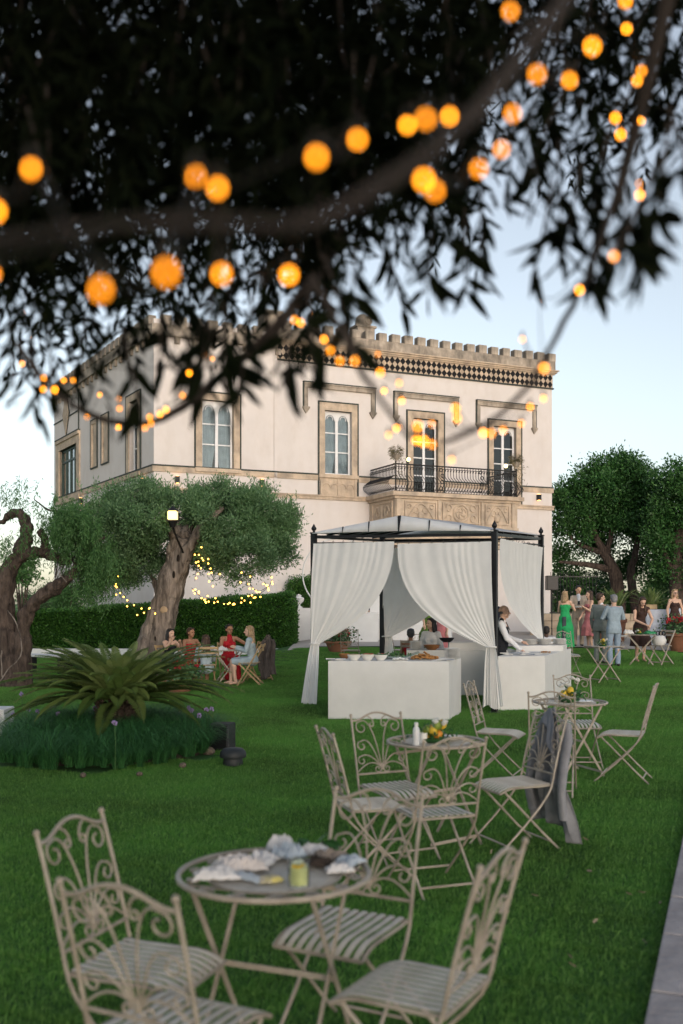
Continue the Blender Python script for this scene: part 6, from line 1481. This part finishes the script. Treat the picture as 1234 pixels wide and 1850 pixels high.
    def arm(M_, s, e=0, upto=1.0):
        S, E, W_ = J['s'+s], J['e'+s], J['w'+s]; M_.cap(S, E, .047+e, .038+e)
        if upto > .5: M_.cap(E, E+(W_-E)*(upto*2-1 if upto < 1 else 1), .039+e, .026+e)
    def leg(M_, s, e=0, lo=1.0):
        h, kn, an = J['h'+s], J['k'+s], J['a'+s]; M_.cap(h, kn, .084+e, .056+e); M_.cap(kn, kn+(an-kn)*lo, .056+e, .036+e+(.015 if e > .01 else 0))
        if e < .01: M_.ell(kn+(an-kn)*.3+Vector((0, -.018, 0)), (.048, .05, .09), 10, 8)
    torso(B)
    for s in 'LR':
        arm(B, s); leg(B, s)
        an = J['a'+s]; B.cap(an+Vector((0, -.02, -.03)), an+Vector((0, .13, -.055)), .034, .026)
        W_ = J['w'+s]; d = (W_-J['e'+s]).normalized(); sd = d.cross(Vector((0, 0, 1)))
        sd = sd.normalized() if sd.length > .15 else Vector((0, 1, 0)); n_ = sd.cross(d).normalized()
        pc = W_+d*.045; B.cap(W_, pc+d*.03, .024, .030); 
        for i in range(4):            # fingers, unequal and a little curled
            o_ = pc+d*.035+sd*(.027-.018*i); L_ = (.060, .068, .064, .050)[i]; kn = o_+d*L_*.55-n_*.006; B.cap(o_, kn, .0095, .009, 7); B.cap(kn, kn+d*L_*.35-n_*L_*.30, .009, .0075, 7)
        ms = 1 if s == 'L' else -1; o_ = W_+d*.02+sd*.028; B.cap(o_, o_+d*.03+sd*.022, .012, .010, 7); B.cap(o_+d*.03+sd*.022, o_+d*.055+sd*.022-n_*.008, .010, .008, 7)
    B.build('body', SK[skin], t, remesh=.0085, sm=2)
    for s in (-1, 1): MB().ell(hp(s*.030, .0815, .003), (.0125, .006, .0062), 8, 6, M=R4).build('eye', M_eye, t)
    MB().ell(hp(0, .088, -.054), (.021, .006, .007), 10, 6, M=R4).build('mouth', M_lip, t)
    # hair
    q = MB()
    if hairstyle != 'bald':
        top = .0 if hairstyle != 'short' else 0
        q.ell(hp(0, -.028, .042), (.086, .094, .088), 16, 12, M=R4); q.ell(hp(0, -.055, .005), (.080, .062, .085), 14, 10, M=R4)
        q.cap(hp(-.05, .045, .092), hp(.05, .04, .095), .022)
        if hairstyle in ('long', 'bob', 'wavy'):
            L_ = {'long': .36, 'bob': .13, 'wavy': .27}[hairstyle]
            for s in (-1, 1):
                q.cap(hp(s*.070, -.01, .03), hp(s*.078, -.0, -.07), .026, .024); q.cap(hp(s*.075, -.02, -.04), hp(s*.085, -.02, -.08)+Vector((0, -.0, -L_*.5)), .030, .034)
                q.cap(hp(s*.05, -.06, -.03), hp(s*.05, -.075, -.06)+Vector((0, -.02, -L_)), .045, .040)
            q.cap(hp(0, -.07, -.03), hp(0, -.085, -.06)+Vector((0, -.025, -L_)), .055, .045)
        if hairstyle == 'bun': q.ell(hp(0, -.12, .06), .045)
        if hairstyle == 'pony': q.cap(hp(0, -.12, .03), hp(0, -.15, -.12), .035, .02)
    else:
        q.ell(hp(0, -.042, -.006), (.079, .060, .040), 14, 10, M=R4)
    q.build('hair', HR[hair], t, remesh=.009, sm=1)
    def cl(nm, q_, m, vs=.011, sm=3):
        o_ = q_.build(nm, m, t, remesh=vs, sm=sm); d_ = o_.modifiers.new('creases', 'DISPLACE')
        tx = bpy.data.textures.get('creases') or bpy.data.textures.new('creases', 'CLOUDS'); tx.noise_scale = .11; tx.noise_depth = 2
        d_.texture = tx; d_.strength = .022; d_.mid_level = .5; d_.texture_coords = 'LOCAL'; return o_
    def skirt(M_, z0, r0, wob=.05, e=.012, front=.0):
        n = 40; c0 = pe; prof_ = []; vs = []; zs = [wa.z+.02, wa.z-.06, pe.z, pe.z-.12, pe.z-.3, (pe.z-.3+z0)/2, z0]
        rs = [(.118, .09), (.13, .10), (.172, .125), (.178, .132), (r0*.85+.02, r0*.72+.02), (r0*.95, r0*.8), (r0, r0*.85)]
        for i, (zz, (ra, rb)) in enumerate(zip(zs, rs)):
            for j in range(n): a = 2*PI*j/n; w2 = 1+wob*max(0, i-3)/3*math.sin(a*9+i*.3); vs.append((c0.x+(ra+e)*w2*math.cos(a), c0.y+(rb+e)*w2*math.sin(a), zz))
        M_.add(vs, [(i*n+j, (i+1)*n+j, (i+1)*n+(j+1) % n, i*n+(j+1) % n) for i in range(6) for j in range(n)]+[tuple(range(n)), tuple(6*n+j for j in range(n))[::-1]])
    e = .012
    if outfit == 'suit':
        jm, tm_, sm_ = cols; q = MB(); shell(q, .004); q.cap(J['sL'], J['sR'], .052)
        for s in 'LR': arm(q, s, .012, .98)
        cl('suit_jacket', q, jm); q = MB()
        for s in 'LR': leg(q, s, .014, 1.0)
        q.ell(pe+Vector((0, 0, -.03)), (.160, .112, .14), 14, 10); cl('trousers', q, tm_, .011, 8)
        q = MB(); q.cap(J['neck']+Vector((0, .004, -.055)), J['neck']+Vector((0, .006, .0)), .062, .055); q.ell(ch+Vector((0, .098, .09)), (.055, .05, .12), 10, 8); cl('shirt', q, sm_, .010, 1)
        if fx == 'tie': MB().bar(J['neck']+Vector((0, .075, -.06)), ch+Vector((0, .155, -.10)), .055, .012, side=(1, 0, 0)).build('tie', M_black, t)
        if fx == 'flower': MB().ell(ch+Vector((-.10, .15, .08)), (.025, .02, .035), 8, 6).build('buttonhole', M_black, t)
    elif outfit == 'vest':
        vm, tm_, sm_ = cols; q = MB(); shell(q, -.012, .08); q.cap(J['sL'], J['sR'], .052)
        for s in 'LR': arm(q, s, .014, .98)
        q.cap(J['neck']+Vector((0, .0, -.05)), J['neck']+Vector((0, .004, .008)), .064, .058); cl('shirt', q, sm_)
        q = MB(); q.ell(ch+Vector((0, -.004, -.03)), (.186, .140, .155), 16, 10); q.ell(wa, (.178, .138, .15), 16, 10); q.ell(pe+Vector((0, 0, .05)), (.178, .132, .09), 14, 8)
        for s in (-1, 1): q.cap(ch+Vector((s*.085, -.02, .08)), ch+Vector((s*.10, .0, .165)), .05, .04)
        cl('waistcoat', q, vm); MB().bar(J['neck']+Vector((0, .07, -.04)), ch+Vector((0, .150, -.02)), .05, .012, side=(1, 0, 0)).build('tie', M_black, t)
        q = MB()
        for s in 'LR': leg(q, s, .018, 1.0)
        q.ell(pe, (.165, .12, .12), 14, 10); cl('trousers', q, tm_)
    elif outfit == 'shirt':
        q = MB(); torso(q, .010, True)
        for s in 'LR': arm(q, s, .016, fx if isinstance(fx, float) else .95)
        cl('shirt', q, cols[0]); q = MB()
        for s in 'LR': leg(q, s, .018, 1.0)
        q.ell(pe, (.165, .12, .12), 14, 10); cl('trousers', q, cols[1])
    elif outfit == 'sit_dress':     # dress on a seated figure, thighs covered
        q = MB(); q.ell(ch+Vector((0, 0, -.02)), (.162, .11, .13), 16, 10); q.ell((wa+ch)/2, (.137, .102, .16), 14, 8); q.ell(wa, (.132, .10, .13), 14, 8); q.ell(pe, (.182, .13, .135), 16, 10)
        for s in (-1, 1): q.ell(ch+Vector((s*.065, .068, -.02)), .062, 10, 8)
        for s in 'LR': q.cap(J['h'+s], J['h'+s]+(J['k'+s]-J['h'+s])*.92, .10, .075)
        q.cap(J['hL']*.5+J['hR']*.5, J['kL']*.5+J['kR']*.5-Vector((0, .04, 0)), .09, .065)
        if fx == 'sleeves':
            for s in 'LR': arm(q, s, .014, .97)
            q.cap(J['sL'], J['sR'], .07)
        if fx in ('halter', 'drop'): q.cap(ch+Vector((0, .06, .06)), J['neck']+Vector((0, .02, -.01)), .075, .055)
        if fx == 'drop':
            for s in 'LR': q.cap(J['k'+s]-Vector((0, .03, 0)), J['a'+s]+Vector((0, 0, .06)), .085, .09)
        cl('dress', q, cols[0])
    else:                           # standing dress
        q = MB(); q.ell(ch+Vector((0, 0, -.03)), (.16, .108, .125), 16, 10); q.ell((wa+ch)/2, (.136, .10, .16), 14, 8)
        for s in (-1, 1):
            q.ell(ch+Vector((s*.065, .066, -.02)), .062, 10, 8)
            if fx != 'strapless': q.cap(ch+Vector((s*.09, .05, .04)), ch+Vector((s*.10, .0, .165)), .022, .020); q.cap(ch+Vector((s*.09, -.06, .04)), ch+Vector((s*.10, .0, .165)), .022, .020)
        if fx == 'high': torso(q, .012, False)
        skirt(q, hem, cols[1] if len(cols) > 1 else .24, .07); cl('dress', q, cols[0], .012, 2)
    if outfit in ('suit', 'vest', 'shirt') or fx == 'shoes':
        q = MB()
        for s in 'LR': an = J['a'+s]; q.cap(an+Vector((0, -.035, -.045)), an+Vector((0, .15, -.055)), .042, .034); q.ell(an+Vector((0, .0, -.02)), (.045, .05, .045), 10, 6)
        q.build('shoes', M_shoe, t, remesh=.009, sm=1)
    if extra: extra(t, J, hp)
    return t
def dmat(n, c, **k): return mat(n, c, .85, var=.12, scale=5, bump=.15, bscale=30, **k)
M_beige = dmat('beige_suit', (.40, .335, .27)); M_sage = dmat('sage_grey_suit', (.20, .22, .205)); M_blues = dmat('light_blue_suit', (.27, .345, .41)); M_blut = dmat('light_blue_trousers', (.24, .31, .40))
M_blk = dmat('black_fabric', (.010, .012, .018)); M_emer = dmat('emerald_dress', (.02, .34, .11)); M_pink = dmat('pink_dress', (.46, .16, .17)); M_brn = dmat('brown_dress', (.045, .022, .018)); M_reds = dmat('red_dress', (.46, .012, .022)); M_pale = dmat('pale_blue_dress', (.36, .44, .48)); M_olv = dmat('olive_dress', (.10, .18, .03)); M_tealg = dmat('teal_dress', (.01, .09, .05)); M_sheerk = dmat('dark_sash', (.06, .07, .08)); M_wht = dmat('white_blouse', (.64, .64, .65)); M_navy = dmat('navy_fabric', (.012, .016, .04))
def X(px, Y): return (px-CX)/FP*Y
# waiter
ww = person('bald waiter in a black waistcoat and white shirt behind the right hand buffet', X(905, 16.9), 16.9, (1, -.15), 1.63, 'light', 'slate', 'bald', 'vest', (M_blk, M_blk, M_shirt), woman=False,
 pose={'eL': (-.20, .10, 1.13), 'eR': (.23, .10, 1.12), 'wL': (-.10, .36, 1.05), 'wR': (.20, .34, .92), 'neck': (0, .02, 1.44), 'head': (0, .06, 1.575), 'chest': (0, .01, 1.27)})
person('dark haired woman in a white shirt behind the middle counter, looking left', X(779, 19.0), 19.0, (-.45, -1), 1.60, 'light', 'black', 'bob', 'shirt', (M_wht, M_blk), head_yaw=-.7, z=-.18)
person('grey haired person in a red collar with back to the viewer, seated behind the counter', X(742, 20.2), 20.2, (.1, 1), 1.60, 'brown', 'slate', 'short', 'sit_dress', (M_reds,), base=SIT, fx='halter', z=-.02)
person('dark bearded barman in a dark jacket behind the white bar', X(680, 34.6), 34.6, (-.1, -1), 1.72, 'tan', 'black', 'short', 'suit', (M_blk, M_blk, M_shirt), woman=False, z=.60, head_pitch=-.3, fx='tie')
person('woman in a long olive green dress half hidden by the front curtains', X(776, 26), 26, (.5, -.8), 1.66, 'light', 'brown', 'long', 'dress', (M_olv, .30), hem=.05, fx='high')
person('woman in a pink top glimpsed behind the smiling woman in white', X(797, 24.5), 24.5, (-.5, -.8), 1.45, 'light', 'brown', 'wavy', 'dress', (M_pink, .25), fx='high')
person('man in a navy jacket glimpsed between the curtain and the right front post', X(884, 20.4), 20.4, (.1, 1), 1.78, 'tan', 'black', 'short', 'suit', (M_navy, M_navy, M_shirt), woman=False)
person('seated woman in a teal dress just left of the right front post', X(879, 19.3), 19.3, (-.1, 1), 1.55, 'light', 'brown', 'short', 'sit_dress', (M_tealg,), base=SIT, fx='sleeves')
person('seated dark haired boy in a white shirt right of the gazebo', X(987, 20.6), 20.6, (.2, 1), 1.42, 'dark', 'black', 'short', 'shirt', (M_shirt, M_navy), base=SIT, woman=False)
folding_chair('cream folding chair under the boy in the white shirt', X(987, 20.6), 20.6, (.2, 1), 'cream folding chair', M_metal)
folding_chair('cream folding chair under the seated woman in teal', X(879, 19.3), 19.3, (-.1, 1), 'cream folding chair', M_metal)
# terrace group
def sash(t, J, hp): MB().grid(lambda u, v: ((u-.5)*.11, -.15-.10*v, .95-.75*v), 3, 8).build('sash', M_sheerk, t, solid=.01)
person('blonde woman in a long emerald dress with her back turned', X(1021, 28.6), 28.6, (.35, .9), 1.66, 'light', 'blonde', 'bob', 'dress', (M_emer, .25), hem=.06, extra=sash, fx='strapless',
 pose={'eR': (.26, .10, 1.14), 'wR': (.20, .26, 1.26), 'eL': (-.20, .12, 1.10), 'wL': (-.02, .28, 1.08)}, head_yaw=-.4)
def phone(t, J, hp): MB().bbox(-.12, .12, -.10, .10, -.01, .02, .006, M=Matrix.Translation((-.02, .34, 1.10))).build('held_papers', M_cloth, t)
person('dark haired man in a beige suit holding pale papers', X(1045, 29.6), 29.6, (-.15, -1), 1.80, 'tan', 'black', 'short', 'suit', (M_beige, M_beige, M_shirt), woman=False, fx='tie', extra=phone, head_yaw=.3, head_pitch=-.15,
 pose={'eR': (.24, .06, 1.10), 'wR': (.06, .28, 1.08), 'eL': (-.24, .06, 1.10), 'wL': (-.10, .28, 1.08)})
person('brown haired woman in a pink ruffled dress turned towards the beige suited man', X(1065, 29.0), 29.0, (-.9, -.25), 1.66, 'light', 'brown', 'long', 'dress', (M_pink, .27), hem=.36, fx='strapless',
 pose={'eR': (.19, .05, 1.10), 'wR': (.12, .22, .92), 'eL': (-.19, .08, 1.10), 'wL': (-.10, .22, 1.20)})
person('dark haired man in a sage grey suit turned towards the man in blue', X(1085, 24.0), 24.0, (.55, .85), 1.69, 'light', 'brown', 'short', 'suit', (M_sage, M_sage, M_shirt), woman=False, head_yaw=-.9)
person('grey haired man in a light blue suit with his back turned', X(1109, 23.3), 23.3, (-.1, 1), 1.67, 'light', 'grey', 'short', 'suit', (M_blues, M_blut, M_shirt), woman=False,
 pose={'eR': (.26, .06, 1.14), 'wR': (.08, .22, 1.16), 'eL': (-.26, .06, 1.14), 'wL': (-.08, .22, 1.14)})
person('long haired woman in a sleeveless brown dress bending over the small table', X(1157, 24.5), 24.5, (.1, -1), 1.63, 'light', 'brown', 'long', 'dress', (M_brn, .26), hem=.40, head_pitch=-.45,
 pose={'chest': (0, .05, 1.25), 'neck': (0, .12, 1.41), 'head': (.02, .19, 1.53), 'sL': (-.165, .07, 1.35), 'sR': (.165, .07, 1.35), 'eL': (-.26, .14, 1.08), 'wL': (-.10, .36, .92), 'eR': (.22, .16, 1.07), 'wR': (.02, .38, .95)}, fx='high')
def shades(t, J, hp): MB().cap(hp(-.036, .095, .008), hp(.036, .095, .008), .012, None, 8).build('sunglasses', M_black, t)
person('blonde woman in sunglasses and a long brown dress at the right edge', X(1219, 29.2), 29.2, (.1, -1), 1.70, 'light', 'blonde', 'wavy', 'dress', (M_brn, .25), hem=.12, extra=shades, pose={'eL': (-.22, .02, 1.10), 'wL': (-.17, .12, .88)})
# left group round the small table
Ls = {'kL': (-.10, .36, .50), 'kR': (.02, .40, .52), 'aL': (-.12, .30, .09), 'aR': (-.04, .42, .10)}
person('blonde woman seated in a pale blue long sleeved dress', X(452, 19.8), 19.8, (-1, .10), 1.56, 'light', 'blonde', 'wavy', 'sit_dress', (M_pale,), base=SIT, fx='sleeves', pose=dict(Ls, wL=(-.06, .30, .80), wR=(.06, .32, .82), eL=(-.2, .05, .74), eR=(.2, .05, .74)), head_yaw=.3)
person('smiling dark haired woman seated in a one shouldered red dress', X(414, 20.9), 20.9, (.35, -1), 1.60, 'brown', 'black', 'short', 'sit_dress', (M_reds,), base=SIT, fx='drop', pose={'sR': (.16, 0, .97), 'eL': (-.40, .06, .82), 'wL': (-.46, .28, .74), 'wR': (.12, .30, .74)}, head_yaw=.15)
person('woman in a strapless red top seated left of the small table', X(344, 21.4), 21.4, (.6, -.8), 1.56, 'brown', 'brown', 'short', 'sit_dress', (M_reds,), base=SIT, pose={'eL': (-.30, .05, .76), 'wL': (-.34, .24, .80)}, head_yaw=.3, z=.0)
person('woman with long dark wavy hair seen from behind at the small table', X(372, 20.0), 20.0, (-.35, 1), 1.52, 'brown', 'brown', 'long', 'sit_dress', (M_pale,), base=SIT, fx='sleeves', z=-.08)
person('woman in black with raised hands half hidden by the leaning olive trunk', X(307, 20.9), 20.9, (.7, -.6), 1.55, 'light', 'black', 'long', 'sit_dress', (M_blk,), base=SIT, pose={'eR': (.24, .16, .84), 'wR': (.20, .30, 1.02), 'eL': (-.20, .16, .84), 'wL': (-.02, .34, .98)})
for px, Y, f, lb in ((344, 21.4, (.6, -.8), 'pale wooden folding chair under the woman in the strapless red top'), (372, 20.0, (-.35, 1), 'pale wooden folding chair under the woman with long dark wavy hair'), (307, 20.9, (.7, -.6), 'pale wooden folding chair under the woman in black')): folding_chair(lb, X(px, Y), Y, f)
folding_chair('cream folding chair under the person in the red collar', X(742, 20.2), 20.2, (.1, 1), 'cream folding chair', M_metal)
geranium('low flower pot of red and green foliage in front of the women on the left', X(325, 19.0), 19.0, .30, .26, 40)
crumple(M_cloth, (X(398, 20.1), 20.1, .715), .30, .20, .12, 31, 'white_bag', 'white cloth bag on the small table between the women', 'bag', .2)
